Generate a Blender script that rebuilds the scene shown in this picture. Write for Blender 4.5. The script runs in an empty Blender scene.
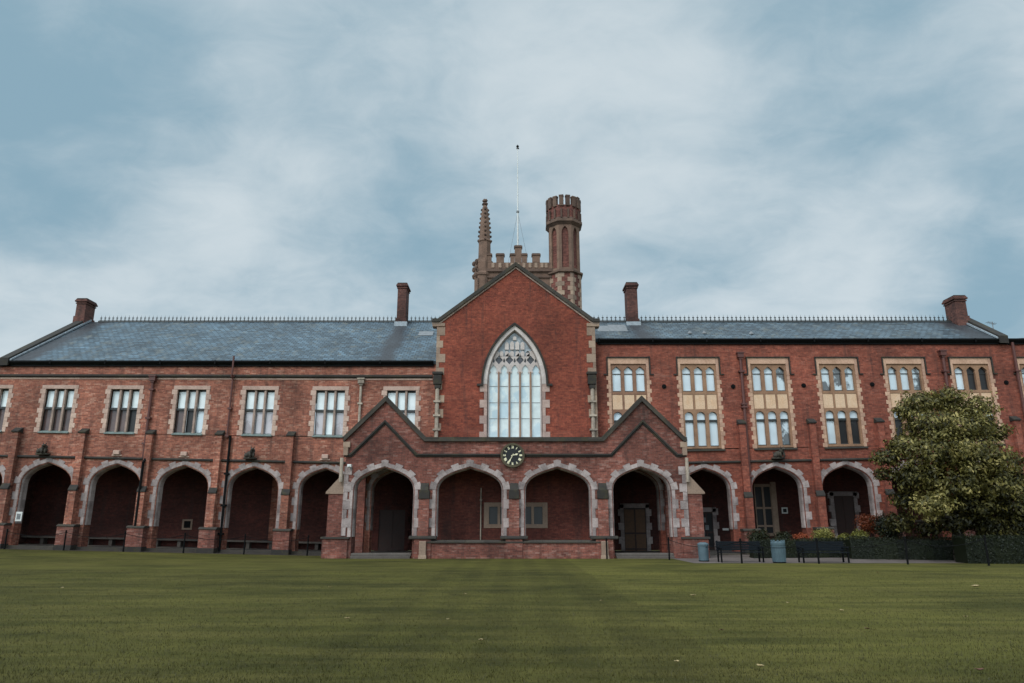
import bpy, math, random
from mathutils import Vector, Matrix, noise as mnoise
from mathutils.geometry import tessellate_polygon
import bmesh
import numpy as np

random.seed(7)
rnd = random.random
scene = bpy.context.scene
COL = scene.collection
PI = math.pi

# ------------------------------------------------------------------ camera numbers
F, TH, H = 715.0, math.radians(14.4), 1.6
CT, ST = math.cos(TH), math.sin(TH)
YP, YW, YC = 37.0, 40.2, 39.6        # porch front, wing front, hall front (metres from the camera)

def Z(y, Y):                          # height of a point seen at picture row y on the plane Y
    return H + Y * math.tan(TH + math.atan((341.5 - y) / F))
def X(u, y, Y):
    d = Y * CT + (Z(y, Y) - H) * ST
    return (u - 512.0) * d / F
def ground_at(u, y):                  # point of the level ground
    Y = H / math.tan(-(TH + math.atan((341.5 - y) / F)))
    return (u - 512.0) * (Y * CT - H * ST) / F, Y

def sstep(a, b, t):
    t = min(1, max(0, (t - a) / (b - a)))
    return t * t * (3 - 2 * t)
EAVE = Z(364.5, YW)
def lift_b(x, z):                     # sides raised to imitate the barrel bow of a lens; lower storey follows
    return 0.0205 * max(0.0, abs(x) - 9.0) * min(1.0, max(0.0, (EAVE - z) / (EAVE - 5.0)))
def gz(x, y):  # ground raised likewise to imitate the lens bow
    s = sstep(28, 38, y) if x < 0 else sstep(33.5, 38.5, y)
    return 0.0205 * max(0.0, abs(x) - 9.0) * s

# ------------------------------------------------------------------ mesh helper
class MB:
    def __init__(s):
        s.v = []; s.f = []
    def add(s, vs, fs):
        b = len(s.v)
        s.v += [tuple(p) for p in vs]
        s.f += [tuple(b + i for i in q) for q in fs]
        return s
    def box(s, x0, x1, y0, y1, z0, z1):
        if x1 < x0: x0, x1 = x1, x0
        if y1 < y0: y0, y1 = y1, y0
        if z1 < z0: z0, z1 = z1, z0
        return s.add([(x0,y0,z0),(x1,y0,z0),(x1,y1,z0),(x0,y1,z0),(x0,y0,z1),(x1,y0,z1),(x1,y1,z1),(x0,y1,z1)],
                     [(0,3,2,1),(4,5,6,7),(0,1,5,4),(1,2,6,5),(2,3,7,6),(3,0,4,7)])
    def prism(s, poly, d, holes=()):
        """poly, holes: lists of 3-D points in one plane, d: extrusion vector"""
        loops = [[Vector(p) for p in poly]] + [[Vector(p) for p in h] for h in holes]
        pts = [p for l in loops for p in l]
        if not holes and len(poly) <= 4:
            tris = [tuple(range(len(poly)))]
        else:
            tris = [tuple(t) for t in tessellate_polygon(loops)]
        n = len(pts); d = Vector(d)
        vs = pts + [p + d for p in pts]
        fs = [t for t in tris] + [tuple(n + i for i in reversed(t)) for t in tris]
        b = 0
        for l in loops:
            m = len(l)
            for i in range(m):
                j = (i + 1) % m
                fs.append((b + i, b + j, n + b + j, n + b + i))
            b += m
        return s.add(vs, fs)
    def xz(s, poly, y0, y1, holes=()):
        return s.prism([(x, y0, z) for x, z in poly], (0, y1 - y0, 0), [[(x, y0, z) for x, z in h] for h in holes])
    def yz(s, poly, x0, x1):
        return s.prism([(x0, y, z) for y, z in poly], (x1 - x0, 0, 0))
    def xy(s, poly, z0, z1):
        return s.prism([(x, y, z0) for x, y in poly], (0, 0, z1 - z0))
    def tube(s, p0, p1, r0, r1=None, n=8, cap=True):
        r1 = r0 if r1 is None else r1
        p0, p1 = Vector(p0), Vector(p1)
        a = (p1 - p0).normalized()
        u = a.cross(Vector((0, 0, 1)) if abs(a.z) < .9 else Vector((1, 0, 0))).normalized()
        w = a.cross(u)
        vs = []
        for p, r in ((p0, r0), (p1, r1)):
            for i in range(n):
                t = 2 * PI * i / n
                vs.append(p + u * (r * math.cos(t)) + w * (r * math.sin(t)))
        fs = [(i, (i + 1) % n, n + (i + 1) % n, n + i) for i in range(n)]
        if cap: fs += [tuple(range(n))[::-1], tuple(range(n, 2 * n))]
        return s.add(vs, fs)
    def path(s, pts, r, n=6):
        for a, b in zip(pts, pts[1:]): s.tube(a, b, r, r, n)
        return s
    def lathe(s, cx, cy, prof, n=16, ph=0.0):
        vs = []; fs = []
        for r, z in prof:
            for i in range(n):
                t = 2 * PI * i / n + ph
                vs.append((cx + r * math.cos(t), cy + r * math.sin(t), z))
        m = len(prof)
        for k in range(m - 1):
            for i in range(n):
                j = (i + 1) % n
                fs.append((k*n+i, k*n+j, (k+1)*n+j, (k+1)*n+i))
        fs.append(tuple(range(n))[::-1]); fs.append(tuple((m-1)*n + i for i in range(n)))
        return s.add(vs, fs)
    def blob(s, c, r, n=8, m=6, rough=0.0):
        c = Vector(c); r = Vector(r) if not isinstance(r, (int, float)) else Vector((r, r, r))
        vs = [c + Vector((0, 0, -r.z))]
        for k in range(1, m):
            t = PI * k / m
            for i in range(n):
                p = 2 * PI * i / n
                q = 1 + rough * (rnd() - .5)
                vs.append(c + Vector((r.x*math.sin(t)*math.cos(p)*q, r.y*math.sin(t)*math.sin(p)*q, -r.z*math.cos(t)*q)))
        vs.append(c + Vector((0, 0, r.z)))
        fs = [(0, 1 + (i+1) % n, 1 + i) for i in range(n)]
        for k in range(m - 2):
            for i in range(n):
                j = (i + 1) % n
                fs.append((1+k*n+i, 1+k*n+j, 1+(k+1)*n+j, 1+(k+1)*n+i))
        t = len(vs) - 1
        fs += [(t, 1+(m-2)*n+i, 1+(m-2)*n+(i+1) % n) for i in range(n)]
        return s.add(vs, fs)
    def build(s, name, mat, parent=None, lift=False, smooth=False, bevel=0.0, recalc=True):
        org = Vector((0, 0, 0))
        p = parent
        while p is not None:
            org += p.location; p = p.parent
        me = bpy.data.meshes.new(name)
        vs = s.v
        if lift: vs = [(x, y, z + lift_b(x, z)) for x, y, z in vs]
        me.from_pydata([(x - org.x, y - org.y, z - org.z) for x, y, z in vs], [], s.f)
        if recalc:
            bm = bmesh.new(); bm.from_mesh(me)
            bmesh.ops.recalc_face_normals(bm, faces=bm.faces)
            bm.to_mesh(me); bm.free()
        if smooth:
            for q in me.polygons: q.use_smooth = True
        me.materials.append(mat)
        o = bpy.data.objects.new(name, me)
        COL.objects.link(o)
        if parent is not None: o.parent = parent
        if bevel:
            b = o.modifiers.new('bevel', 'BEVEL'); b.width = bevel; b.segments = 2; b.limit_method = 'ANGLE'
        return o

def empty(name, loc):
    o = bpy.data.objects.new(name, None); COL.objects.link(o); o.location = loc
    o.empty_display_size = .3
    return o
def tag(o, label=None, cat=None, group=None, kind=None):
    if label: o['label'] = label
    if cat: o['category'] = cat
    if group: o['group'] = group
    if kind: o['kind'] = kind
    return o
def copy_tree(o, parent=None):
    c = o.copy(); COL.objects.link(c)
    if parent is not None: c.parent = parent
    for ch in list(o.children): copy_tree(ch, c)
    return c

# ------------------------------------------------------------------ materials
def lin(r, g, b):
    f = lambda c: (c/255/12.92) if c <= 10 else ((c/255 + .055)/1.055) ** 2.4
    return (f(r), f(g), f(b), 1)
class NT:
    def __init__(s, name):
        s.m = bpy.data.materials.new(name); s.m.use_nodes = True
        s.n = s.m.node_tree.nodes; s.l = s.m.node_tree.links
        s.bsdf = s.n['Principled BSDF']
        s.bsdf.inputs['Roughness'].default_value = .85
    def new(s, t, **kw):
        o = s.n.new(t)
        for k, v in kw.items(): setattr(o, k, v)
        return o
    def put(s, sock, v):
        if hasattr(v, 'node') and hasattr(v, 'is_linked'): s.l.new(v, sock)
        else: sock.default_value = v
    def obj(s):
        return s.new('ShaderNodeTexCoord').outputs['Object']
    def math(s, op, a, b=0.0, c=None, clamp=False):
        o = s.new('ShaderNodeMath', operation=op, use_clamp=clamp)
        s.put(o.inputs[0], a); s.put(o.inputs[1], b)
        if c is not None: s.put(o.inputs[2], c)
        return o.outputs[0]
    def noise(s, vec, scale, detail=4, rough=.55, mul=None):
        if mul is not None:
            mp = s.new('ShaderNodeMapping'); s.l.new(vec, mp.inputs[0]); mp.inputs['Scale'].default_value = mul; vec = mp.outputs[0]
        o = s.new('ShaderNodeTexNoise'); s.l.new(vec, o.inputs['Vector'])
        o.inputs['Scale'].default_value = scale; o.inputs['Detail'].default_value = detail; o.inputs['Roughness'].default_value = rough
        return o.outputs['Fac']
    def rng(s, v, a, b, c, d):
        o = s.new('ShaderNodeMapRange'); s.put(o.inputs[0], v)
        for i, q in enumerate((a, b, c, d)): s.put(o.inputs[1 + i], q)
        return o.outputs[0]
    def mix(s, fac, a, b, mode='MIX'):
        o = s.new('ShaderNodeMix', data_type='RGBA', blend_type=mode)
        s.put(o.inputs[0], fac); s.put(o.inputs[6], a); s.put(o.inputs[7], b)
        return o.outputs[2]
    def gray(s, v):
        o = s.new('ShaderNodeCombineColor')
        for i in range(3): s.put(o.inputs[i], v)
        return o.outputs[0]
    def hsv(s, col, h=.5, sat=1.0, val=1.0):
        o = s.new('ShaderNodeHueSaturation'); s.put(o.inputs['Color'], col)
        s.put(o.inputs['Hue'], h); s.put(o.inputs['Saturation'], sat); s.put(o.inputs['Value'], val)
        return o.outputs[0]
    def bump(s, h, strength=.3, dist=.02):
        o = s.new('ShaderNodeBump'); s.put(o.inputs['Height'], h)
        o.inputs['Strength'].default_value = strength; o.inputs['Distance'].default_value = dist
        s.l.new(o.outputs[0], s.bsdf.inputs['Normal'])
    def island(s):
        return s.new('ShaderNodeNewGeometry').outputs['Random Per Island']
    def done(s, col, rough=None, **kw):
        s.put(s.bsdf.inputs['Base Color'], col)
        if rough is not None: s.put(s.bsdf.inputs['Roughness'], rough)
        for k, v in kw.items(): s.put(s.bsdf.inputs[k], v)
        return s.m

def brick_mat(name, c1, c2, mortar, pale, pale_amt, speck, dark=.6):
    t = NT(name); o = t.obj()
    sep = t.new('ShaderNodeSeparateXYZ'); t.l.new(o, sep.inputs[0])
    cmb = t.new('ShaderNodeCombineXYZ')
    t.put(cmb.inputs[0], t.math('ADD', sep.outputs[0], sep.outputs[1])); t.put(cmb.inputs[1], sep.outputs[2])
    b = t.new('ShaderNodeTexBrick'); t.l.new(cmb.outputs[0], b.inputs['Vector'])
    b.inputs['Scale'].default_value = 1; b.inputs['Brick Width'].default_value = .235; b.inputs['Row Height'].default_value = .078
    b.inputs['Mortar Size'].default_value = .007; b.inputs['Mortar Smooth'].default_value = .2
    b.inputs['Color1'].default_value = c1; b.inputs['Color2'].default_value = c2; b.inputs['Mortar'].default_value = mortar
    col = b.outputs['Color']
    # odd fired headers: a second coarser brick grid picks dark and pale ones
    b2 = t.new('ShaderNodeTexBrick'); t.l.new(cmb.outputs[0], b2.inputs['Vector'])
    b2.offset_frequency = 2; b2.inputs['Scale'].default_value = 1; b2.inputs['Brick Width'].default_value = .235; b2.inputs['Row Height'].default_value = .078
    b2.inputs['Mortar Size'].default_value = 0; b2.offset = .5; b2.inputs['Bias'].default_value = 0
    mp2 = t.new('ShaderNodeMapping'); t.l.new(cmb.outputs[0], mp2.inputs[0]); mp2.inputs['Location'].default_value = (23.5 * .235, 41 * .156, 0); t.l.new(mp2.outputs[0], b2.inputs['Vector'])
    b2.inputs['Color1'].default_value = (0, 0, 0, 1); b2.inputs['Color2'].default_value = (1, 1, 1, 1)
    col = t.mix(t.rng(b2.outputs['Color'], .78, .95, 0, speck), col, pale)
    col = t.mix(t.rng(b2.outputs['Color'], .2, .05, 0, .35), col, (c1[0]*.35, c1[1]*.4, c1[2]*.5, 1))
    big = t.noise(o, .35, 6, .6)
    col = t.mix(1, col, t.gray(t.rng(big, .34, .66, dark * .92, 1.28)), 'MULTIPLY')
    fine = t.noise(o, 7, 6, .8)
    col = t.mix(1, col, t.gray(t.rng(fine, .3, .7, .55, 1.42)), 'MULTIPLY')
    streak = t.noise(o, 1, 5, .6, (2.6, 2.6, .22))
    col = t.mix(t.rng(streak, .54, .72, 0, .6), col, (.035, .022, .02, 1))
    eff = t.noise(o, .55, 6, .68, (.55, 1, 1.6))
    col = t.mix(t.rng(eff, .6, .74, 0, pale_amt), col, pale)
    t.bump(t.math('SUBTRACT', t.math('MULTIPLY', fine, .5), b.outputs['Fac']), .5, .012)
    return t.done(col, .9)

def stone_mat(name, base, var=.35, soot=.5, soot_col=(.035, .033, .03, 1), moss=0.0):
    t = NT(name); o = t.obj()
    isl = t.island()
    col = t.hsv(base, t.rng(isl, 0, 1, .494, .504), 1, t.rng(isl, 0, 1, 1 - var, 1 + var))
    n = t.noise(o, 1.6, 6, .65)
    col = t.mix(t.rng(n, .45, .72, 0, soot), col, soot_col)
    f = t.noise(o, 14, 4, .7)
    col = t.mix(1, col, t.gray(t.rng(f, .3, .7, .82, 1.15)), 'MULTIPLY')
    if moss:
        col = t.mix(t.rng(t.noise(o, 2.3, 5, .7), .5, .66, 0, moss), col, lin(92, 84, 40))
    t.bump(f, .35, .015)
    return t.done(col, .88)

def paint_mat(name, col, rough=.5, var=.25, scale=6, **kw):
    t = NT(name); n = t.noise(t.obj(), scale, 5, .6)
    c = t.mix(1, col, t.gray(t.rng(n, .3, .7, 1 - var, 1 + var)), 'MULTIPLY')
    return t.done(c, t.rng(n, .3, .7, rough - .08, rough + .12), **kw)

def pane_mat(name, col, var=.12, scale=1.2, coat=1.0, ior=1.9, streak=0.0, scol=(.05, .05, .05, 1)):
    t = NT(name); o = t.obj()
    n = t.noise(o, scale, 3, .5)
    c = t.mix(1, col, t.gray(t.rng(n, .3, .7, 1 - var, 1 + var)), 'MULTIPLY')
    if streak:
        c = t.mix(t.rng(t.noise(o, 1.1, 4, .6, (1.2, 1, .9)), .48, .56, 0, streak), c, scol)
    w = t.new('ShaderNodeBump'); t.put(w.inputs['Height'], t.noise(o, 1.7, 2, .5)); w.inputs['Strength'].default_value = .12; w.inputs['Distance'].default_value = .02
    t.l.new(w.outputs[0], t.bsdf.inputs['Coat Normal'])
    return t.done(c, .6, **{'Coat Weight': coat, 'Coat Roughness': .02, 'Coat IOR': ior})

M = {}
M['brick_wing'] = brick_mat('brick_wing', lin(134, 73, 57), lin(172, 104, 81), lin(142, 112, 98), lin(200, 160, 138), .26, .34, .6)
M['brick_right'] = brick_mat('brick_right', lin(124, 60, 45), lin(154, 82, 62), lin(116, 80, 68), lin(190, 142, 124), .38, .10, .62)
M['brick_hall'] = brick_mat('brick_hall', lin(122, 55, 40), lin(147, 73, 52), lin(106, 62, 50), lin(170, 108, 88), .22, .08, .66)
M['brick_porch'] = brick_mat('brick_porch', lin(112, 60, 50), lin(144, 83, 69), lin(118, 92, 82), lin(178, 146, 134), .32, .28, .5)
M['brick_inner_shaded'] = brick_mat('brick_inner_shaded', lin(80, 38, 31), lin(96, 47, 38), lin(58, 40, 37), lin(96, 70, 62), .2, .15, .6)  # darkened to put the cloister's shade into the brick colour
M['brick_hall_shaded'] = brick_mat('brick_hall_shaded', lin(96, 46, 37), lin(116, 58, 46), lin(86, 56, 48), lin(140, 96, 84), .2, .1, .6)  # darker copy of the hall brick, porch shade put into its colour
M['brick_chimney'] = brick_mat('brick_chimney', lin(84, 52, 46), lin(112, 70, 60), lin(80, 62, 56), lin(130, 100, 88), .2, .12, .45)
M['brick_tower'] = brick_mat('brick_tower', lin(104, 58, 50), lin(134, 80, 68), lin(80, 60, 54), lin(130, 94, 82), .2, .15, .5)
M['stone_pale'] = stone_mat('stone_pale', lin(164, 149, 145), .34, .85, lin(84, 73, 71))
M['stone_warm'] = stone_mat('stone_warm', lin(196, 166, 150), .2, .5, lin(112, 86, 74))
M['stone_right'] = stone_mat('stone_right', lin(196, 158, 134), .18, .45, lin(122, 84, 58))
M['stone_mullion'] = stone_mat('stone_mullion', lin(148, 112, 88), .12, .5, lin(88, 62, 50))
M['stone_mullion_grey'] = stone_mat('stone_mullion_grey', lin(172, 148, 134), .15, .6, lin(70, 62, 58))
M['stone_panel'] = stone_mat('stone_panel', lin(220, 188, 156), .06, .4, lin(198, 146, 100))
M['stone_dark'] = stone_mat('stone_dark', lin(52, 47, 43), .25, .6, lin(34, 32, 30), .25)
M['stone_coping'] = stone_mat('stone_coping', lin(64, 58, 52), .3, .6, lin(40, 38, 35), .22)
M['stone_tower'] = stone_mat('stone_tower', lin(120, 94, 79), .25, .6, lin(62, 50, 42))
M['stone_tower_dark'] = stone_mat('stone_tower_dark', lin(100, 78, 66), .3, .7, lin(40, 34, 30))
M['stone_quoin'] = stone_mat('stone_quoin', lin(156, 132, 114), .3, .5, lin(108, 84, 66))
M['stone_tracery'] = stone_mat('stone_tracery', lin(206, 194, 188), .1, .35, lin(140, 122, 112))
M['stone_jamb'] = stone_mat('stone_jamb', lin(172, 146, 136), .25, .5, lin(110, 86, 78))
M['stone_floor'] = stone_mat('stone_floor', lin(92, 84, 78), .2, .5, lin(70, 62, 56))  # darkened with the other cloister surfaces to deepen the shade there
M['plaster_shaded'] = paint_mat('plaster_shaded', lin(34, 31, 29), .9)  # near-black ceiling colour carries painted cloister shade
M['metal_black'] = paint_mat('metal_black', lin(11, 11, 12), .7, **{'Specular IOR Level': .15})
M['metal_grey'] = paint_mat('metal_grey', lin(120, 122, 124), .5)
M['pipe_red'] = paint_mat('pipe_red', lin(92, 54, 48), .6)
M['pipe_pale'] = stone_mat('pipe_pale', lin(172, 156, 140), .25, .7, lin(70, 60, 54))
M['frame_dark'] = paint_mat('frame_dark', lin(46, 48, 48), .5)
M['frame_sill'] = paint_mat('frame_sill', lin(112, 124, 120), .6)
M['white'] = paint_mat('white', lin(214, 214, 210), .5, .08)
M['lead'] = paint_mat('lead', lin(150, 158, 164), .5)
M['pane_pale'] = pane_mat('pane_pale', lin(232, 240, 240), .16, .9)
M['pane_sky'] = pane_mat('pane_sky', lin(206, 220, 228), .16, .7)  # pale base colour stands in for reflected sky
M['pane_lilac'] = pane_mat('pane_lilac', lin(190, 182, 186), .12, 1.5, streak=.55, scol=lin(110, 78, 74))  # lower-pane reflection painted as lilac base with brown patches
M['pane_dark'] = pane_mat('pane_dark', lin(22, 21, 23), .3, 1.2, coat=.35, ior=1.5)
M['pane_brown'] = pane_mat('pane_brown', lin(88, 64, 60), .3, 2.2, ior=1.5)  # brown base colour stands in for red brick reflected in the pane
M['pane_half'] = pane_mat('pane_half', lin(200, 216, 224), .1, 1.0, streak=.95, scol=lin(40, 44, 46))  # reflected sky and dark outlines painted as pale and dark patches
M['pane_tracery'] = pane_mat('pane_tracery', lin(62, 60, 66), .5, 3.5, coat=.5, ior=1.6)
M['pane_crown'] = pane_mat('pane_crown', lin(138, 146, 152), .5, 4.0, coat=.8, ior=1.7)
M['pane_chancel'] = pane_mat('pane_chancel', lin(212, 222, 220), .14, 2.2, streak=.5, scol=lin(150, 186, 204))
M['wood_door'] = paint_mat('wood_door', lin(104, 72, 48), .6)
M['wood_dark'] = paint_mat('wood_dark', lin(58, 36, 30), .6)
M['gold'] = paint_mat('gold', lin(236, 226, 190), .5, .12)
M['bronze'] = paint_mat('bronze', lin(74, 64, 40), .5, .35)
M['dial'] = paint_mat('dial', lin(8, 9, 12), .5)
M['bin_blue'] = paint_mat('bin_blue', lin(78, 96, 104), .42, .18, 4)
M['bench'] = paint_mat('bench', lin(14, 20, 26), .65, .2, 5, **{'Specular IOR Level': .2})

def slate_mat(name, base, light, soot_x):
    t = NT(name); o = t.obj()
    sep = t.new('ShaderNodeSeparateXYZ'); t.l.new(o, sep.inputs[0])
    cmb = t.new('ShaderNodeCombineXYZ'); t.put(cmb.inputs[0], sep.outputs[0])
    t.put(cmb.inputs[1], t.math('MULTIPLY', sep.outputs[1], 1.16))
    b = t.new('ShaderNodeTexBrick'); t.l.new(cmb.outputs[0], b.inputs['Vector'])
    b.inputs['Scale'].default_value = 1; b.inputs['Brick Width'].default_value = .34; b.inputs['Row Height'].default_value = .26
    b.inputs['Mortar Size'].default_value = .022; b.inputs['Mortar Smooth'].default_value = .3
    b.inputs['Color1'].default_value = base; b.inputs['Color2'].default_value = light; b.inputs['Mortar'].default_value = (base[0]*.4, base[1]*.4, base[2]*.42, 1)
    col = b.outputs['Color']
    n = t.noise(o, .45, 6, .65)
    col = t.mix(1, col, t.gray(t.rng(n, .3, .7, .5, 1.45)), 'MULTIPLY')
    n2 = t.noise(o, 2.2, 5, .7, (1, .4, 1))
    col = t.mix(t.rng(n2, .52, .7, 0, .65), col, lin(112, 112, 104))
    mask = None                                   # soot run-off on the slates under the chimney stacks
    wob = t.math('MULTIPLY', t.math('SUBTRACT', t.noise(o, .8, 4, .6), .5), 1.3)
    for sx, sw in soot_x:
        d = t.math('ABSOLUTE', t.math('SUBTRACT', t.math('ADD', sep.outputs[0], wob), sx))
        k = t.rng(d, sw * .35, sw, 1, 0)
        mask = k if mask is None else t.math('MAXIMUM', mask, k)
    if mask is not None:
        col = t.mix(t.math('MULTIPLY', mask, t.rng(n, .3, .65, .75, 1)), col, lin(38, 36, 40))
    t.bump(t.math('SUBTRACT', t.math('MULTIPLY', n2, .4), b.outputs['Fac']), .6, .03)
    return t.done(col, t.rng(n2, .3, .7, .38, .62), **{'Specular IOR Level': .6})

# ================================================================== THE COLLEGE BUILDING
ROOT = empty('college_building', (0.1, YW, 0))
tag(ROOT, 'long red brick college building with central gable, arcaded porch and slate roofs', 'building')
def part(mb, name, mat, parent=None, lift=False, label=None, **kw):
    o = mb.build(name, M[mat] if isinstance(mat, str) else mat, parent or ROOT, lift, **kw)
    if label: o['label'] = label
    return o

def offset_line(pl, d):
    out = []
    for i, p in enumerate(pl):
        ns = []
        for a, b in ((i-1, i), (i, i+1)):
            if 0 <= a and b < len(pl):
                dx, dz = pl[b][0]-pl[a][0], pl[b][1]-pl[a][1]
                L = math.hypot(dx, dz); ns.append((-dz/L, dx/L))
        if len(ns) == 1: nx, nz = ns[0]; k = 1
        else:
            nx, nz = ns[0][0]+ns[1][0], ns[0][1]+ns[1][1]
            L = math.hypot(nx, nz); nx /= L; nz /= L
            k = 1 / max(.3, nx*ns[0][0] + nz*ns[0][1])
        out.append((p[0] + nx*d*k, p[1] + nz*d*k))
    return out
def arch_pts(cx, w, zs, za, z0, r=None, off=0.0, n=9):
    """open polyline: left foot -> over the four-centred head -> right foot; off grows it outward"""
    rise = za - zs
    P = ((w, 0), (w, .62*rise), (.45*w, rise - .14*w), (0, rise))
    def bez(t):
        a, b, c, d = (1-t)**3, 3*t*(1-t)**2, 3*t*t*(1-t), t**3
        return (a*P[0][0] + b*P[1][0] + c*P[2][0] + d*P[3][0], a*P[0][1] + b*P[1][1] + c*P[2][1] + d*P[3][1])
    right = [bez(i/n) for i in range(n)]
    full = [(-w, z0 - zs)] + [(-a, b) for a, b in right] + [(0, rise)] + right[::-1] + [(w, z0 - zs)]
    if off: full = offset_line(full, off)
    return [(cx + a, zs + b) for a, b in full]

def resample(pl, step):
    out = [pl[0]]
    for a, b in zip(pl, pl[1:]):
        L = math.hypot(b[0]-a[0], b[1]-a[1]); k = max(1, round(L / step))
        for i in range(1, k + 1): out.append((a[0] + (b[0]-a[0])*i/k, a[1] + (b[1]-a[1])*i/k))
    return out

def arch_surround(cx, w, zs, za, z0, Y, depth=.55, name='arch_surround', mat='stone_pale', sill=False):
    """dressed stones: each voussoir and each jamb stone is its own block of one mesh"""
    m = MB()
    inner = arch_pts(cx, w, zs, za, z0, off=0)
    mid = arch_pts(cx, w, zs, za, z0, off=.10)
    outa = arch_pts(cx, w, zs, za, z0, off=.30)
    N = len(inner)
    # head: cut curve by arc length into blocks
    def cut(pl):
        return pl[1:-1]
    I, D, O = cut(inner), cut(mid), cut(outa)
    def at(pl, t):
        Ls = [math.hypot(b[0]-a[0], b[1]-a[1]) for a, b in zip(pl, pl[1:])]
        T = sum(Ls); s = t * T
        for (a, b), L in zip(zip(pl, pl[1:]), Ls):
            if s <= L or (a, b) == (pl[-2], pl[-1]):
                k = s / L if L else 0
                return (a[0] + (b[0]-a[0])*k, a[1] + (b[1]-a[1])*k)
            s -= L
    nb = 13
    for i in range(nb):
        t0, t1 = i / nb, (i + 1) / nb
        long = (i % 2 == 0)
        ts = [t0 + .001, (t0 + t1) / 2, t1 - .001] if i != nb // 2 else [t0 + .001, .5, t1 - .001]
        ii = [at(I, t) for t in ts]; dd = [at(D, t) for t in ts]; oo = [at(O, t) for t in ts]
        if long:
            oo = [(o[0] + (o[0]-p[0]) * .42, o[1] + (o[1]-p[1]) * .42) for o, p in zip(oo, ii)]
        y0 = Y - (.035 if long else .028)
        m.xz(dd + oo[::-1], y0, Y + .20)
        # splayed reveal inside the face ring
        vs = [(p[0], y0, p[1]) for p in dd] + [(p[0], Y + .16, p[1]) for p in ii] + [(p[0], Y + depth, p[1]) for p in ii]
        k = 3
        fs = [(a, a+1, k+a+1, k+a) for a in range(2)] + [(k+a, k+a+1, 2*k+a+1, 2*k+a) for a in range(2)]
        m.add(vs, fs)
    # jamb quoins
    hj = zs - z0; nj = max(4, round(hj / .42))
    for s in (-1, 1):
        for i in range(nj):
            za_, zb = z0 + hj * i / nj + .003, z0 + hj * (i + 1) / nj - .003
            wd = .34 if i % 2 else .20
            y0 = Y - (.034 if i % 2 else .03)
            xa, xb = cx + s * (w + .10), cx + s * (w + wd + .06)
            m.box(xa, xb, y0, Y + .2, za_, zb)
            m.add([(xa, y0, za_), (xa, y0, zb), (cx + s*w, Y + .16, zb), (cx + s*w, Y + .16, za_), (cx + s*w, Y + depth, zb), (cx + s*w, Y + depth, za_)],
                  [(0, 1, 2, 3), (3, 2, 4, 5)])
    return part(m, name, mat, lift=True)

# ---- measured bays of the two wings (x of the bay centres), from the picture's windows and arches
AZ_S, AZ_A, AZ_P = Z(490.5, YW), Z(469.8, YW), Z(530.5, YW)      # springing, apex, plinth cap
FLOOR = .13
BAY_L = [X(u, 483, YW) for u in (46, 115, 183.2, 253.3, 324.7)]
BAY_R = [X(u, 483, YW) for u in (705, 777, 847.5)]
PITCH = 3.82
BAY_L = [BAY_L[0] - PITCH] + BAY_L + [BAY_L[-1] + 4.0]            # the one beyond the frame, the one inside the porch
BAY_R = [BAY_R[0] - 3.95] + BAY_R + [BAY_R[-1] + PITCH, BAY_R[-1] + 2 * PITCH, BAY_R[-1] + 3 * PITCH]
AW = 1.34
STR_Z = Z(463.0, YW)                                              # string course above the arcade
XL, XR = -36.0, 36.0
HX = X(516, 380, YC)                                              # centre of the hall gable
HW = 4.52
EAVE_R = Z(342.5, YW)

WIN_L = [X(u, 386, YW) for u in (61, 126, 192.6, 261, 331, 401.7)]
WIN_L = [WIN_L[0] - 3.75] + WIN_L
WL_T, WL_B, WL_M = Z(387, YW), Z(437.5, YW), Z(410.5, YW)
WIN_R = [X(u, 360, YW) for u in (628, 697.6, 767.5, 836, 903, 969.5, 1036)]
WR_T, WR_B = Z(358, YW), Z(450, YW)
HWL, HWR = .98, 1.18                                              # half widths of the window holes

def rect(x0, x1, z0, z1): return [(x0, z0), (x1, z0), (x1, z1), (x0, z1)]

def wing_wall(x0, x1, top, bays, wins, hw, wt, wb, mat):
    holes = []
    for c in bays:
        if x0 + AW < c < x1 - AW: holes.append(arch_pts(c, AW + .05, AZ_S, AZ_A + .05, FLOOR - .02))
    for c in wins:
        if x0 + hw < c < x1 - hw: holes.append(rect(c - hw, c + hw, wb, wt))
    m = MB()
    xs = [x0, -9, x1] if x0 < -9 < x1 else ([x0, 9, x1] if x0 < 9 < x1 else [x0, x1])
    outer = [(x, -.4) for x in xs] + [(x, top) for x in reversed(xs)]
    m.xz(outer, YW, YW + .62, holes)
    return part(m, 'wing_wall', mat, lift=True)
wing_wall(XL, HX - HW, EAVE, BAY_L, WIN_L, HWL, WL_T, WL_B, 'brick_wing')
wing_wall(HX + HW, XR, EAVE_R, BAY_R, WIN_R, HWR, WR_T, WR_B, 'brick_right')

for c in BAY_L: arch_surround(c, AW, AZ_S, AZ_A, AZ_P, YW)
for c in BAY_R: arch_surround(c, AW, AZ_S, AZ_A, AZ_P, YW)

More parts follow.
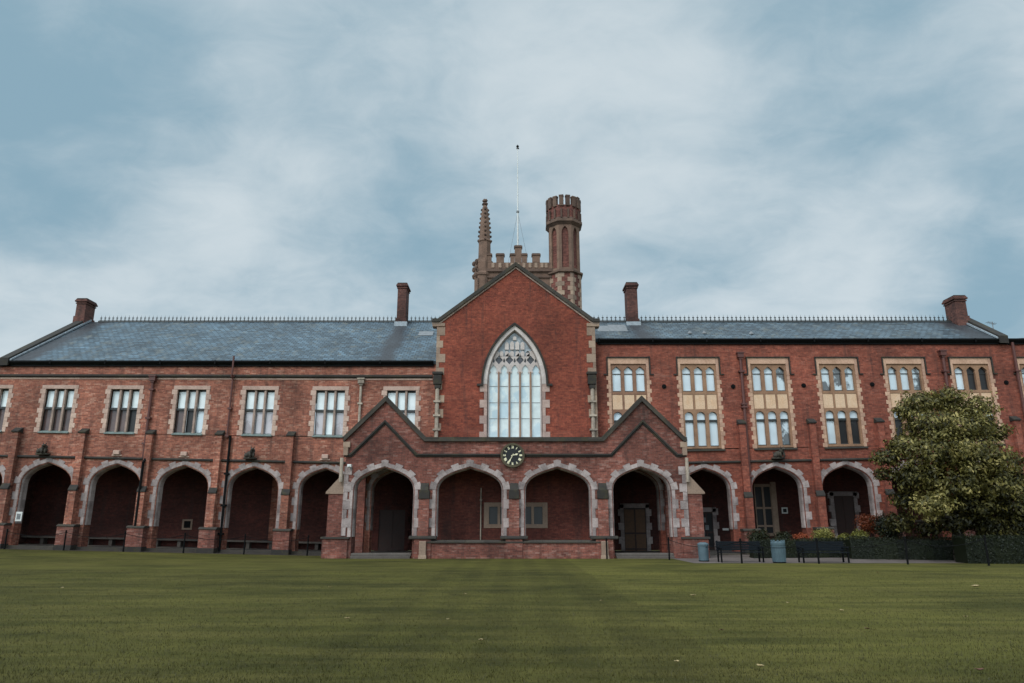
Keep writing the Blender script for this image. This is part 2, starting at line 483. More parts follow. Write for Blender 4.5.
# ---- string courses (stepped around the buttresses is too fine to see), cornice, gutters
def band(x0, x1, Y, z0, z1, out, name, mat, lift=True, n=12, slope=.6):
    m = MB()
    for i in range(n):
        a, b = x0 + (x1-x0)*i/n, x0 + (x1-x0)*(i+1)/n
        h = z1 - z0
        m.yz([(Y, z0), (Y - out*.7, z0), (Y - out, z0 + h*.25), (Y - out, z0 + h*slope), (Y, z1)], a, b - .004)
    return part(m, name, mat, lift=lift)
band(XL, -8.4, YW, STR_Z - .07, STR_Z + .07, .11, 'string_course', 'stone_dark', n=26)
band(8.6, XR, YW, STR_Z - .07, STR_Z + .07, .11, 'string_course', 'stone_dark', n=26)
CORN = Z(376.3, YW)
band(XL, HX - HW - .25, YW, CORN - .1, CORN + .09, .14, 'cornice', 'stone_dark', n=28)
band(XL, HX - HW - .25, YW, CORN - .22, CORN - .105, .03, 'cornice', 'stone_warm', n=28)

def gutter(x0, x1, z, name='gutter'):
    m = MB()
    k = 10
    for i in range(k):
        a, b = x0 + (x1-x0)*i/k, x0 + (x1-x0)*(i+1)/k
        m.yz([(YW - .02, z + .02), (YW - .16, z + .0), (YW - .24, z + .1), (YW - .24, z + .19), (YW - .02, z + .19)], a, b - .006)
        m.box(a + .05, a + .12, YW - .26, YW - .2, z - .02, z + .2)
    m.box(x0, x1, YW - .09, YW - .002, z - .13, z + .01)
    return part(m, name, 'metal_black')
gutter(XL, HX - HW - .2, EAVE)
gutter(HX + HW + .2, XR, EAVE_R)

# ---- roofs
YRL, YRR = 47.0, 43.1
RL, RR = Z(322, YRL), Z(322, YRR)
XGL = X(90, 322, YRL); XGR = X(961, 323, YRR)
CH2, CH3 = X(403, 326, 46.6), X(633, 326, 42.9)
M['slate_left'] = slate_mat('slate_left', lin(46, 62, 72), lin(84, 106, 120), [(XGL + .7 - .1, 1.0), (CH2 - .1, .75)])
M['slate_right'] = slate_mat('slate_right', lin(48, 60, 68), lin(84, 100, 110), [(XGR - .8 - .1, 1.2), (CH3 + .1, .8)])
M['slate_plain'] = slate_mat('slate_plain', lin(44, 50, 56), lin(62, 70, 76), [])
def roof(x0, x1, ye, ze, yr, zr, mat):
    m = MB()
    m.yz([(ye - .22, ze + .17), (yr, zr), (2*yr - ye, ze + .17), (2*yr - ye, ze), (yr, zr - .25), (ye - .1, ze)], x0, x1)
    return part(m, 'slate_roof', mat)
r_left = roof(XGL, HX - HW + .3, YW, EAVE, YRL, RL, 'slate_left')
r_right = roof(HX + HW - .3, XGR, YW, EAVE_R, YRR, RR, 'slate_right')

def cresting(x0, x1, Y, z, parent):
    m = MB(); n = round((x1 - x0) / .272)
    m.box(x0, x1, Y - .1, Y + .1, z - .05, z + .05)
    m.box(x0, x1, Y - .012, Y + .012, z + .1, z + .125)
    for i in range(n):
        x = x0 + (i + .5) * (x1 - x0) / n
        j = (rnd() - .5) * .02
        m.add([(x - .04, Y - .02, z + .04), (x + .04, Y - .02, z + .04), (x + .04, Y + .02, z + .04), (x - .04, Y + .02, z + .04), (x + j, Y, z + .5)],
              [(0, 1, 4), (1, 2, 4), (2, 3, 4), (3, 0, 4), (0, 3, 2, 1)])
        m.box(x - .065, x + .065, Y - .015, Y + .015, z + .26, z + .31)
    return part(m, 'ridge_cresting', 'frame_dark', parent)
cresting(XGL + .6, HX - HW, YRL, RL, r_left)
cresting(HX + HW, XGR - .4, YRR, RR, r_right)

# raised verge copings at the outer ends, with their gable walls
def verge(x, ye, ze, yr, zr, side):
    m = MB()
    t = .34
    m.yz([(ye - .3, ze - .1), (ye - .3, ze + .34), (yr, zr + .34), (2*yr - ye + .3, ze + .34), (2*yr - ye + .3, ze - .1), (yr, zr - .4)], x, x + side * .5)
    w = part(m, 'gable_coping', 'stone_dark')
    k = MB()                                        # lead flashing along the inner edge
    a = x - side * .10
    k.yz([(ye - .2, ze + .2), (ye - .2, ze + .29), (yr, zr + .17), (yr, zr + .05)], a, x - side * .004)
    part(k, 'flashing', 'lead', w)
    g = MB(); g.yz([(ye + .62, -.2), (ye + .62, ze), (yr, zr - .4), (2*yr - ye, ze), (2*yr - ye, -.2)], x + side * .03, x + side * .46)
    part(g, 'gable_wall', 'brick_chimney')
verge(XGL, YW, EAVE, YRL, RL, -1)
verge(XGR, YW, EAVE_R, YRR, RR, 1)
# flat lead roof over the end bays and a farther slate slope at the right-hand end
m = MB(); m.box(XL, XGL - .5, YW + .1, 54, EAVE - .05, EAVE + .08); part(m, 'lead_roof', 'lead')
m = MB(); m.box(XGR + .5, XR, YW + .1, 47, EAVE_R - .05, EAVE_R + .08); part(m, 'lead_roof', 'lead')

def chimney(x0, x1, y0, y1, zb, zt, flash=True, name='chimney'):
    m = MB()
    h = zt - zb
    m.box(x0 - .06, x1 + .06, y0 - .06, y1 + .06, zb - .9, zb + h * .12)
    m.box(x0, x1, y0, y1, zb + h * .12, zt - .34)
    for k, (o, a, b) in enumerate(((.05, .34, .26), (.0, .26, .2), (.10, .2, .09), (.06, .09, 0))):
        m.box(x0 - o, x1 + o, y0 - o, y1 + o, zt - a, zt - b)
    c = part(m, name, 'brick_chimney', bevel=.012)
    k = MB()
    k.box(x0 - .02, x1 + .02, y0 - .02, y1 + .02, zt, zt + .06)
    n = 2
    for i in range(n):
        yy = y0 + (i + .5) * (y1 - y0) / n
        k.lathe((x0+x1)/2, yy, [(.13, zt + .06), (.12, zt + .09), (.1, zt + .10)], 10)
    part(k, 'chimney_cap', 'stone_dark', c)
    if flash:
        f = MB(); f.box(x0 - .12, x1 + .12, y0 - .14, y1 + .1, zb - .35, zb + .1)
        part(f, 'flashing', 'lead', c)
    return c
chimney(XGL - .66, XGL - .02, 46.3, 47.4, RL + .05, Z(299, 46.3), False)
chimney(X(396.5, 320, 46.3), X(405.5, 320, 46.3), 46.3, 47.5, RL - .3, Z(283.5, 46.3))
chimney(X(628, 320, 42.6), X(638.5, 320, 42.6), 42.6, 43.6, RR - .25, Z(283, 42.6))
chimney(XGR - .56, XGR + .12, 42.5, 43.6, RR + .05, Z(296, 42.5), False)

def roof_y(z, ye, ze, yr, zr): return ye + (z - ze) * (yr - ye) / (zr - ze)
# skylights and vents
def skylight(u0, u1, y0, y1, ye, ze, yr, zr, parent, mat):
    def pt(u, y):
        # meet the roof plane
        Yv = yr
        for _ in range(40):
            z = Z(y, Yv); Yv = .5 * Yv + .5 * roof_y(z, ye, ze, yr, zr)
        return X(u, y, Yv), Yv, Z(y, Yv)
    a, b = pt(u0, y1), pt(u1, y0)
    m = MB()
    n = Vector((0, -(zr - ze), (yr - ye))).normalized() * .10
    q = [Vector((a[0], a[1], a[2])), Vector((b[0], a[1], a[2])), Vector((b[0], b[1], b[2])), Vector((a[0], b[1], b[2]))]
    m.prism([p - n * .5 for p in q], n * 2)
    f = part(m, 'skylight', 'metal_grey', parent)
    return f
def pt_on(u, y, ye, ze, yr, zr):
    Yv = yr
    for _ in range(40):
        Yv = .5 * Yv + .5 * roof_y(Z(y, Yv), ye, ze, yr, zr)
    return X(u, y, Yv), Yv, Z(y, Yv)
skylight(418, 434, 333.5, 337.5, YW, EAVE, YRL, RL, r_left, 'lead')
skylight(598, 607.5, 328, 334, YW, EAVE_R, YRR, RR, r_right, 'lead')
skylight(610, 625, 327, 334.5, YW, EAVE_R, YRR, RR, r_right, 'lead')
for u, y in ((690, 337.5), (704.5, 337.5), (751.5, 338)):
    x, yy, z = pt_on(u, y, YW, EAVE_R, YRR, RR)
    m = MB(); m.tube((x, yy, z - .1), (x, yy, z + .2), .05, .05, 8); m.lathe(x, yy, [(.15, z + .2), (.15, z + .25), (.04, z + .4)], 10)
    m.box(x - .16, x + .16, yy - .1, yy + .1, z - .06, z + .08)
    part(m, 'roof_vent', 'metal_grey', r_right)

# ---- buttresses of the wings
def buttress(x, zcap, set_z=None, w=.36):
    set_z = set_z or Z(493, YW)
    wl, wp = .42, .88
    m = MB()
    m.box(x - w/2, x + w/2, YW - .30, YW + .05, set_z, zcap)
    m.box(x - wl/2, x + wl/2, YW - .44, YW + .05, AZ_P, set_z - .18)
    b = part(m, 'buttress', 'brick_wing' if x < 0 else 'brick_right', lift=True, bevel=.01)
    m = MB(); m.box(x - wp/2, x + wp/2, YW - .56, YW + .05, -.3, AZ_P - .09); part(m, 'base', 'brick_porch', b, lift=True, bevel=.01)
    k = MB(); k.yz([(YW + .04, zcap), (YW - .35, zcap), (YW - .37, zcap + .08), (YW + .04, zcap + .34)], x - w/2 - .04, x + w/2 + .04)
    part(k, 'cap_stone', 'stone_dark', b, lift=True, bevel=.012)
    k = MB(); k.yz([(YW - .29, set_z - .20), (YW - .47, set_z - .20), (YW - .47, set_z - .12), (YW - .29, set_z + .14)], x - wl/2 - .02, x + wl/2 + .02)
    part(k, 'weathering', 'stone_dark', b, lift=True, bevel=.012)
    k = MB(); k.yz([(YW + .04, AZ_P - .1), (YW - .6, AZ_P - .1), (YW - .6, AZ_P - .05), (YW - .43, AZ_P + .03), (YW + .04, AZ_P + .03)], x - wp/2 - .04, x + wp/2 + .04)
    part(k, 'plinth_cap', 'stone_coping', b, lift=True, bevel=.012)
    s = MB()
    s.box(x - wp/2 - .03, x + wp/2 + .03, YW - .60, YW + .04, -.3, .26)
    part(s, 'plinth', 'stone_dark', b, lift=True, bevel=.015)
    return b
BUT_L = [X(u, 435, YW) for u in (18.5, 85, 152, 221, 292)]
BUT_R = [X(u, 424, YW) for u in (740.5, 810.5, 878, 946, 1014)]
for x in BUT_L: buttress(x, Z(437, YW) - .05)
for x in BUT_R: buttress(x, Z(424, YW) - .1, Z(496, YW))
buttress(BUT_L[0] - 3.8, Z(437, YW)); 

# ---- windows of the left wing
def quoin_jambs(m, c, hw, z0, z1, Y, n, wa, wb, out=.022, d=.12):
    h = (z1 - z0) / n
    for s in (-1, 1):
        for i in range(n):
            w = wa if (i + (s > 0)) % 2 else wb
            m.box(c + s*(hw - .16), c + s*(hw + w), Y - out - .003 * (i % 2), Y + d, z0 + i*h + .003, z0 + (i+1)*h - .003)
def window_left(c, lower):
    m = MB()
    quoin_jambs(m, c, HWL, WL_B + .02, WL_T - .2, YW, 9, .04, .15)
    m.box(c - HWL - .06, c + HWL + .06, YW - .03, YW + .12, WL_T - .2, WL_T + .03)
    w = part(m, 'window', 'stone_warm', lift=True, bevel=.012)
    iw = HWL - .16
    lw = 2 * iw / 3
    for k in (-1, 1):
        q = MB(); x = c + k * lw / 2
        q.xz(rect(x - .062, x + .062, WL_B + .1, WL_T - .2), YW + .03, YW + .2)
        part(q, 'mullion', 'stone_mullion_grey', w, lift=True, bevel=.02)
    s = MB(); s.yz([(YW + .2, WL_B - .02), (YW - .1, WL_B - .02), (YW - .1, WL_B + .05), (YW + .2, WL_B + .16)], c - iw - .04, c + iw + .04)
    part(s, 'sill', 'frame_sill', w, lift=True, bevel=.01)
    fr = MB()
    for i in range(3):
        a = c - iw + i * lw + (.062 if i else 0); b = c - iw + (i + 1) * lw - (.062 if i < 2 else 0)
        fr.xz(rect(a, b, WL_B + .1, WL_T - .19), YW + .2, YW + .27, [rect(a + .024, b - .024, WL_B + .17, WL_M - .09), rect(a + .024, b - .024, WL_M + .05, WL_T - .3)])
        for z0, z1, mt in ((WL_B + .1, WL_M, lower[i]), (WL_M, WL_T - .19, 'pane_pale')):
            p = MB(); p.box(a + .01, b - .01, YW + .23, YW + .25, z0 + .01, z1 - .01)
            part(p, 'pane', mt, w, lift=True)
    fr.box(c - iw, c + iw, YW + .10, YW + .19, WL_M - .085, WL_M + .045)
    part(fr, 'sash_frame', 'frame_dark', w, lift=True)
    return w
lows = [['pane_brown']*3, ['pane_brown']*3, ['pane_brown', 'pane_brown', 'pane_dark'], ['pane_brown', 'pane_dark', 'pane_half'],
        ['pane_lilac']*3, ['pane_lilac', 'pane_pale', 'pane_lilac'], ['pane_pale']*3]
for c, lo in zip(WIN_L, lows): window_left(c, lo)

# ---- windows of the right wing: two stages with cream panels between
R_U1, R_U0 = Z(366, YW), Z(391.5, YW)      # upper lights
R_P1, R_P0 = Z(394.5, YW), Z(409.5, YW)    # panels
R_L1, R_L0 = Z(412, YW), Z(447, YW)        # lower lights
R_LT = Z(421, YW)
def head(c, hw, zt, kind):
    if kind == 'ogee':      # small cusped pointed head
        pts = []
        h = .34
        for i in range(7):
            t = i / 6
            pts.append((hw * (1 - t ** 2.3) * (1 + .10 * math.sin(PI * t * 2)), zt - h + h * t))
    else:
        pts = [(hw * math.cos(PI/2 * i / 6), zt - .24 + .24 * math.sin(PI/2 * i / 6)) for i in range(7)]
    r = pts[:-1]
    return [(c + a, b) for a, b in r] + [(c, pts[-1][1])] + [(c - a, b) for a, b in reversed(r)]
def light(c, hw, z0, zt, kind):
    hd = head(c, hw, zt, kind)
    return [(c - hw, z0), (c + hw, z0)] + hd
def window_right(c, up, low):
    m = MB()
    quoin_jambs(m, c, HWR, WR_B, Z(376, YW), YW, 17, .0, .10)
    m.box(c - HWR, c - HWR + .16, YW - .025, YW + .12, Z(376, YW), WR_T)
    m.box(c + HWR - .16, c + HWR, YW - .025, YW + .12, Z(376, YW), WR_T)
    m.box(c - HWR + .16, c + HWR - .16, YW - .027, YW + .12, R_U1 + .12, WR_T + .004)
    w = part(m, 'window', 'stone_right', lift=True, bevel=.012)
    hm = MB()
    zt = WR_T
    hm.box(c - HWR - .075, c + HWR + .075, YW - .1, YW + .02, zt + .005, zt + .065)
    for s in (-1, 1):
        hm.box(c + s*(HWR + .02), c + s*(HWR + .075), YW - .09, YW + .02, Z(374, YW), zt + .004)
        hm.box(c + s*(HWR + .03), c + s*(HWR + .26), YW - .08, YW + .02, Z(374, YW) - .07, Z(374, YW) - .003)
    part(hm, 'hood_mould', 'stone_dark', w, lift=True)
    iw = HWR - .16
    lw = 2 * iw / 3; mu = .10
    holes = []
    pan = []
    for i in range(3):
        cc = c - iw + (i + .5) * lw; hw = lw/2 - mu
        holes.append(light(cc, hw, R_U0, R_U1 - .02, 'ogee'))
        holes.append(light(cc, hw, R_L0, R_L1, 'round'))
        holes.append(rect(cc - hw - .05, cc + hw + .05, R_P0, R_P1))
        pan.append((cc, hw))
    t = MB(); t.xz(rect(c - iw, c + iw, WR_B, R_U1 + .12), YW + .05, YW + .22, holes)
    part(t, 'tracery', 'stone_mullion', w, lift=True, bevel=.02)
    for (cc, hw) in pan:
        tr = MB()
        tr.box(cc - hw, cc + hw, YW + .11, YW + .2, R_LT - .07, R_LT + .06)
        part(tr, 'transom', 'frame_dark', w, lift=True)
        tr = MB()
        tr.box(cc - hw, cc + hw, YW + .16, YW + .2, Z(373.5, YW) - .02, Z(373.5, YW) + .02)
        part(tr, 'sash_bar', 'frame_dark', w, lift=True)
        for zz in (R_U0 + .03, R_L0 + .03):
            tr = MB(); tr.box(cc - hw, cc + hw, YW + .15, YW + .2, zz - .04, zz + .03); part(tr, 'bottom_rail', 'frame_dark', w, lift=True)
    for i, (cc, hw) in enumerate(pan):
        p = MB(); p.box(cc - hw - .04, cc + hw + .04, YW + .205, YW + .215, R_U0 - .04, R_U1 + .02); part(p, 'pane', up[i], w, lift=True)
        p = MB(); p.box(cc - hw - .04, cc + hw + .04, YW + .205, YW + .215, R_LT, R_L1 + .02); part(p, 'pane', 'pane_sky', w, lift=True)
        p = MB(); p.box(cc - hw - .04, cc + hw + .04, YW + .207, YW + .217, R_L0 - .04, R_LT - .003); part(p, 'pane', low[i], w, lift=True)
        p = MB(); p.box(cc - hw - .04, cc + hw + .04, YW + .07, YW + .19, R_P0 + .01, R_P1 - .01)
        p.box(cc - .012, cc + .012, YW + .055, YW + .07, R_P0 + .08, R_P1 - .08)
        part(p, 'panel', 'stone_panel', w, lift=True, bevel=.01)
    s = MB(); s.yz([(YW + .1, WR_B - .1), (YW - .1, WR_B - .1), (YW - .1, WR_B - .03), (YW + .1, WR_B + .05)], c - HWR - .02, c + HWR + .02)
    part(s, 'sill', 'stone_coping', w, lift=True)
    return w
S, Dk, Hf = 'pane_sky', 'pane_dark', 'pane_half'
cfg = [([S,S,S], [S,S,S]), ([S,S,S], [S,S,S]), ([S,S,Hf], [S,S,Hf]), ([Hf,Hf,Hf], [S,Dk,Dk]), ([Hf,S,Hf], [Dk,Dk,Dk]), ([S,Dk,Dk], [Dk,Dk,Dk]), ([Hf,S,S], [S,S,S])]
for c, (u, l) in zip(WIN_R, cfg): window_right(c, u, l)

# ---- hall gable
HA = Z(267.5, YC); HK = Z(323, YC)                         # apex and kneeler heights of the wall
hw_k = X(591, 323, YC) - HX
WX = X(514.7, 390, YC)
BW = 1.50; W_S = Z(384, YC); W_A = Z(331, YC); W_B = Z(448, YC)
def two_centred(cx, w, zs, za, z0, off=0.0, n=14):
    rise = za - zs
    c = (rise * rise - w * w) / (2 * w)
    R = w + c + off
    h = math.sqrt(R * R - c * c)
    a1 = math.asin(h / R)
    right = [(-c + R * math.cos(a1 * i / n), R * math.sin(a1 * i / n)) for i in range(n + 1)]
    r = [(w + off, z0 - zs)] + right
    return [(cx - a, zs + b) for a, b in r[:-1]] + [(cx, zs + h)] + [(cx + a, zs + b) for a, b in reversed(r[:-1])]
m = MB()
wall = [(HX - HW, 4.85), (HX + HW, 4.85), (HX + HW, HK), (HX, HA), (HX - HW, HK)]
low_win = rect(X(484, 510, YC), X(547.5, 510, YC), Z(528, YC), Z(502.5, YC))
m.xz(wall, YC, YC + .6, [two_centred(WX, BW, W_S, W_A, W_B, .24)])
m.box(HX - HW, HX - HW + .5, YC + .6, YC + 4.5, EAVE - 2, HK); m.box(HX + HW - .5, HX + HW, YC + .6, YC + 4.5, EAVE - 2, HK)
part(m, 'hall_wall', 'brick_hall')
m = MB(); m.xz(rect(HX - HW, HX + HW, -.3, 4.847), YC, YC + .6, [low_win]); part(m, 'porch_back_wall', 'brick_hall_shaded')  # lower hall wall, shade under the porch painted as darker brick
m = MB()
for s in (-1, 1):
    m.prism([(HX + s*(HW - .1), YC + .3, HK - .1), (HX, YC + .3, HA - .05), (HX, YC + .3, HA - .3), (HX + s*(HW - .1), YC + .3, HK - .35)], (0, 14, 0))
part(m, 'slate_roof', 'slate_plain')
# coping
def strip(m, pl, d0, d1, y0, y1, seg=None):
    pl2 = resample(pl, seg) if seg else pl
    a, b = offset_line(pl2, d0), offset_line(pl2, d1)
    for i in range(len(pl2) - 1):
        m.xz([a[i], a[i+1], b[i+1], b[i]], y0, y1)
line = [(HX - HW - .32, HK - .02), (HX - hw_k + .25, HK - .02), (HX, HA), (HX + hw_k - .25, HK - .02), (HX + HW + .32, HK - .02)]
line = [(HX - HW - .30, HK + .0), (HX - HW + .12, HK + .0), (HX, HA), (HX + HW - .12, HK), (HX + HW + .30, HK)]
m = MB(); strip(m, line, 0.03, .24, YC - .16, YC + .7, .9)
cp = part(m, 'gable_coping', 'stone_coping', bevel=.015)
m = MB(); strip(m, line, -.06, .027, YC - .07, YC + .3, .9)
part(m, 'coping_moulding', 'stone_mullion_grey', cp)
m = MB(); m.box(HX - HW - .28, HX - HW + .45, YC - .06, YC + .5, HK - .22, HK - .01); m.box(HX + HW - .45, HX + HW + .28, YC - .06, YC + .5, HK - .22, HK - .01)
part(m, 'kneeler', 'stone_quoin', cp, bevel=.02)
# corner quoins
for s in (-1, 1):
    m = MB(); zq = HK - .25; i = 0
    while zq > 5.2:
        w = (.46, .17, .36, .2, .5, .15)[i % 6]; h = (.5, .3, .42, .36)[i % 4]
        m.box(HX + s * (HW + .02), HX + s * (HW - w), YC - .02 - .004*(i % 2), YC + .3, zq - h + .004, zq)
        zq -= h; i += 1
    part(m, 'quoins', 'stone_quoin', bevel=.012)

# ---- the great traceried window
m = MB()
o1, o2 = two_centred(WX, BW, W_S, W_A, W_S, .27), two_centred(WX, BW, W_S, W_A, W_S, .06)
i1 = two_centred(WX, BW, W_S, W_A, W_S, 0)
for k in range(1, len(o1) - 2):
    q = [o1[k], o1[k+1], o2[k+1], o2[k]]
    m.xz(q, YC - .05, YC + .1)
    m.add([(o2[k][0], YC - .05, o2[k][1]), (o2[k+1][0], YC - .05, o2[k+1][1]), (i1[k+1][0], YC + .3, i1[k+1][1]), (i1[k][0], YC + .3, i1[k][1])], [(0, 1, 2, 3)])
big = part(m, 'window', 'stone_tracery', label='great pointed window with stone tracery in the central gable')
n = 8; h = (W_S - W_B) / n
for s in (-1, 1):
    m = MB()
    for k in range(n):
        w = .46 if k % 2 else .22
        z0, z1 = W_B + k*h + .004, W_B + (k+1)*h - .004
        m.box(WX + s*(BW + .06), WX + s*(BW + w), YC - .03 - .003*(k % 2), YC + .1, z0, z1)
        m.add([(WX + s*(BW+.06), YC - .03, z0), (WX + s*(BW+.06), YC - .03, z1), (WX + s*BW, YC + .3, z1), (WX + s*BW, YC + .3, z0)], [(0, 1, 2, 3)])
    part(m, 'jamb', 'stone_jamb', big)
m = MB()
hood = two_centred(WX, BW, W_S, W_A, W_S, .275)[1:-1]; hood2 = two_centred(WX, BW, W_S, W_A, W_S, .385)[1:-1]
for k in range(len(hood) - 1): m.xz([hood[k], hood[k+1], hood2[k+1], hood2[k]], YC - .15, YC + .05)
for s in (-1, 1): m.box(WX + s*(BW + .28), WX + s*(BW + .62), YC - .15, YC + .05, W_S - .12, W_S - .005)
part(m, 'hood_mould', 'stone_dark', big)
def arch_z(x):      # inner arch height at offset x
    rise = W_A - W_S; c = (rise*rise - BW*BW) / (2*BW); R = BW + c
    return W_S + math.sqrt(max(0, R*R - (abs(x) + c)**2))
holes = []
lw = 2 * BW / 5
L_S, L_A = Z(373, YC), Z(364, YC)
def pointed(cx, hw, z0, zs, za, cusp=False):
    r = [(hw, z0), (hw, zs)]
    if cusp:
        r += [(hw*.62, zs + (za-zs)*.16), (hw*.86, zs + (za-zs)*.34), (hw*.62, zs + (za-zs)*.66), (hw*.28, zs + (za-zs)*.85)]
    else:
        r += [(hw*.93, zs + (za-zs)*.35), (hw*.6, zs + (za-zs)*.72)]
    return [(cx - a, b) for a, b in r] + [(cx, za)] + [(cx + a, b) for a, b in reversed(r)]
for i in range(5):
    cx = -BW + (i + .5) * lw
    holes.append(pointed(WX + cx, lw/2 - .065, W_B + .05, L_S, L_A, True))
Q = Z(359.3, YC)
for i in range(1, 5):                       # quatrefoils over the mullions
    cx = -BW + i * lw
    r = .20
    q = []
    for k in range(16):
        t = 2*PI*k/16
        rr = r * (1.12 - .34 * abs(math.sin(2*t)))
        q.append((WX + cx + rr*math.cos(t), Q + rr*1.15*math.sin(t)))
    holes.append(q)
T0, T1, T2 = Z(355.8, YC), Z(350.2, YC), Z(348.9, YC)
for i in range(10):                         # tiers of narrow panels
    cx = -BW + (i + .5) * lw / 2
    lim = arch_z(abs(cx) + .10) - .07
    if lim > T0 + .25: holes.append(pointed(WX + cx, .108, T0, min(T1, lim) - .12, min(T1, lim)))
    if lim > T2 + .22:
        t = min(lim, Z(340.5, YC)); holes.append(pointed(WX + cx, .112, T2, t - .16, t))
for i in (-.5, .5):
    lim = arch_z(.11) - .08
    holes.append(pointed(WX + i * .15, .05, Z(334.6, YC), lim - .1, lim)) if lim > Z(334.6, YC) + .15 else None
for i in range(-3, 4):                      # daggers in the crown
    cx = i * lw / 2
    b0 = Z(339.3, YC); lim = min(Z(335.4, YC), arch_z(abs(cx) + .08) - .07)
    if lim > b0 + .15: holes.append(pointed(WX + cx, .10, b0, lim - .1, lim))
for i in range(5):                          # eyes above each light and beside the outer ones
    cx = -BW + (i + .5) * lw
    holes.append([(WX + cx - .07, Z(360.6, YC)), (WX + cx, Z(362.4, YC)), (WX + cx + .07, Z(360.6, YC)), (WX + cx, Z(357.2, YC))])
for s in (-1, 1):
    holes.append([(WX + s*(BW - .06), Z(367, YC)), (WX + s*(BW - .18), Z(362.5, YC)), (WX + s*(BW - .16), Z(359, YC))])
frame = two_centred(WX, BW, W_S, W_A, W_B, 0)
m = MB(); m.xz(frame, YC + .16, YC + .34, holes)
part(m, 'tracery', 'stone_tracery', big)
m = MB()
for i in range(1, 5):
    cx = WX - BW + i * lw
    m.box(cx - .035, cx + .035, YC + .09, YC + .159, W_B, L_S + .1)
part(m, 'mullion', 'stone_mullion', big)
for i in range(5):
    cx = WX - BW + (i + .5) * lw
    p = MB(); p.box(cx - lw/2 + .03, cx + lw/2 - .03, YC + .26, YC + .27, W_B, L_A + .05); part(p, 'pane', 'pane_chancel', big)
zq_ = Z(356.6, YC)
def half_at(z):
    x_ = BW
    while x_ > 0 and arch_z(x_) < z: x_ -= .01
    return x_
a0, a1 = half_at(L_A + .06), half_at(zq_)
p = MB(); p.xz([(WX - a0, L_A + .06), (WX + a0, L_A + .06), (WX + a1, zq_ - .003), (WX - a1, zq_ - .003)], YC + .262, YC + .272)
part(p, 'tracery_glass', 'pane_tracery', big)
p = MB(); p.xz([(WX - a1, zq_)] + [q for q in frame if q[1] > zq_ + .02] + [(WX + a1, zq_)], YC + .262, YC + .272)
part(p, 'tracery_glass', 'pane_crown', big)
m = MB()
for yy in (385.5, 402, 418):
    zz = Z(yy, YC)
    for i in range(5):
        cx = WX - BW + (i + .5) * lw
        m.box(cx - lw/2 + .07, cx + lw/2 - .07, YC + .24, YC + .255, zz - .014, zz + .014)
part(m, 'glazing_bar', 'metal_grey', big)

# small mullioned window at the back of the porch
x0, x1, z0, z1 = low_win[0][0], low_win[1][0], low_win[0][1], low_win[2][1]
m = MB()
hs = []; n = 5; g = (x1 - x0 - .4) / n
for i in range(n): hs.append(rect(x0 + .2 + i*g + .07, x0 + .2 + (i+1)*g - .07, z0 + .2, z1 - .22))
m.xz(rect(x0, x1, z0, z1), YC - .03, YC + .2, hs)
lw_ = part(m, 'window', 'stone_quoin', label='low mullioned stone window inside the porch')
for h_ in hs:
    p = MB(); p.box(h_[0][0] - .03, h_[1][0] + .03, YC + .12, YC + .13, h_[0][1] - .03, h_[2][1] + .03); part(p, 'pane', 'pane_dark', lw_)

# ---- the porch
PZ = Z(441.5, YP)                 # underside of parapet coping
PXL, PXR = X(346, 455, YP), X(684.5, 455, YP)
G1, G2 = X(386.3, 400, YP), X(641.5, 400, YP)
GA = Z(401.5, YP)
GH = X(424.5, 440, YP) - G1       # half width of little gables
KL = PZ - .12
top_line = [(PXL, PZ), (G1 - GH + .0, PZ), (G1, GA), (G1 + GH, PZ), (G2 - GH, PZ), (G2, GA), (G2 + GH, PZ), (PXR, PZ)]
A_S, A_A, A_P = Z(490, YP), Z(468.3, YP), Z(537, YP)
PA = [(X(384.2, 483, YP), X(413.2, 483, YP) - X(384.2, 483, YP)), (X(469.8, 483, YP), 1.62), (X(557.6, 483, YP), 1.62), (X(641.3, 483, YP), X(669.3, 483, YP) - X(641.3, 483, YP))]
LOW = Z(542.5, YP)
m = MB()
hs = []
for i, (c, w) in enumerate(PA):
    hs.append(arch_pts(c, w + .05, A_S, A_A + .05, LOW - .1 if i in (1, 2) else .12))
m.xz([(PXL, -.3), (PXR, -.3)] + top_line[::-1], YP, YP + .62, hs)
m.box(PXL, PXL + .5, YP + .62, YW - .01, 4.6, PZ - .1); m.box(PXR - .5, PXR, YP + .62, YW - .01, 4.6, PZ - .1)
for x0 in (PXL, PXR - .5):
    m.box(x0, x0 + .5, YP + .62, YP + .95, -.3, 4.6); m.box(x0, x0 + .5, YW - .35, YW - .01, -.3, 4.6)
part(m, 'porch_wall', 'brick_porch')
for i, (c, w) in enumerate(PA):
    arch_surround(c, w, A_S, A_A, A_P, YP)
m = MB()
cl = [(PXL - .16, PZ), (G1 - GH, PZ), (G1, GA), (G1 + GH, PZ), (G2 - GH, PZ), (G2, GA), (G2 + GH, PZ), (PXR + .16, PZ)]
strip(m, cl, .0, .11, YP - .14, YP + .7, .8); strip(m, cl, .112, .22, YP - .09, YP + .66, .8)
part(m, 'coping', 'stone_coping', bevel=.015)
SZ = Z(456, YP); GI = Z(423, YP); gh2 = X(416.5, 455, YP) - G1
m = MB()
gh3 = GI - SZ
sl = [(PXL - .1, SZ), (G1 - gh2, SZ), (G1, GI), (G1 + gh2, SZ), (G2 - gh2, SZ), (G2, GI), (G2 + gh2, SZ), (PXR + .1, SZ)]
cx_ = X(512.6, 455.5, YP)
lft = sl[:4] + [(cx_ - .64, SZ)]
rgt = [(cx_ + .64, SZ)] + sl[4:]
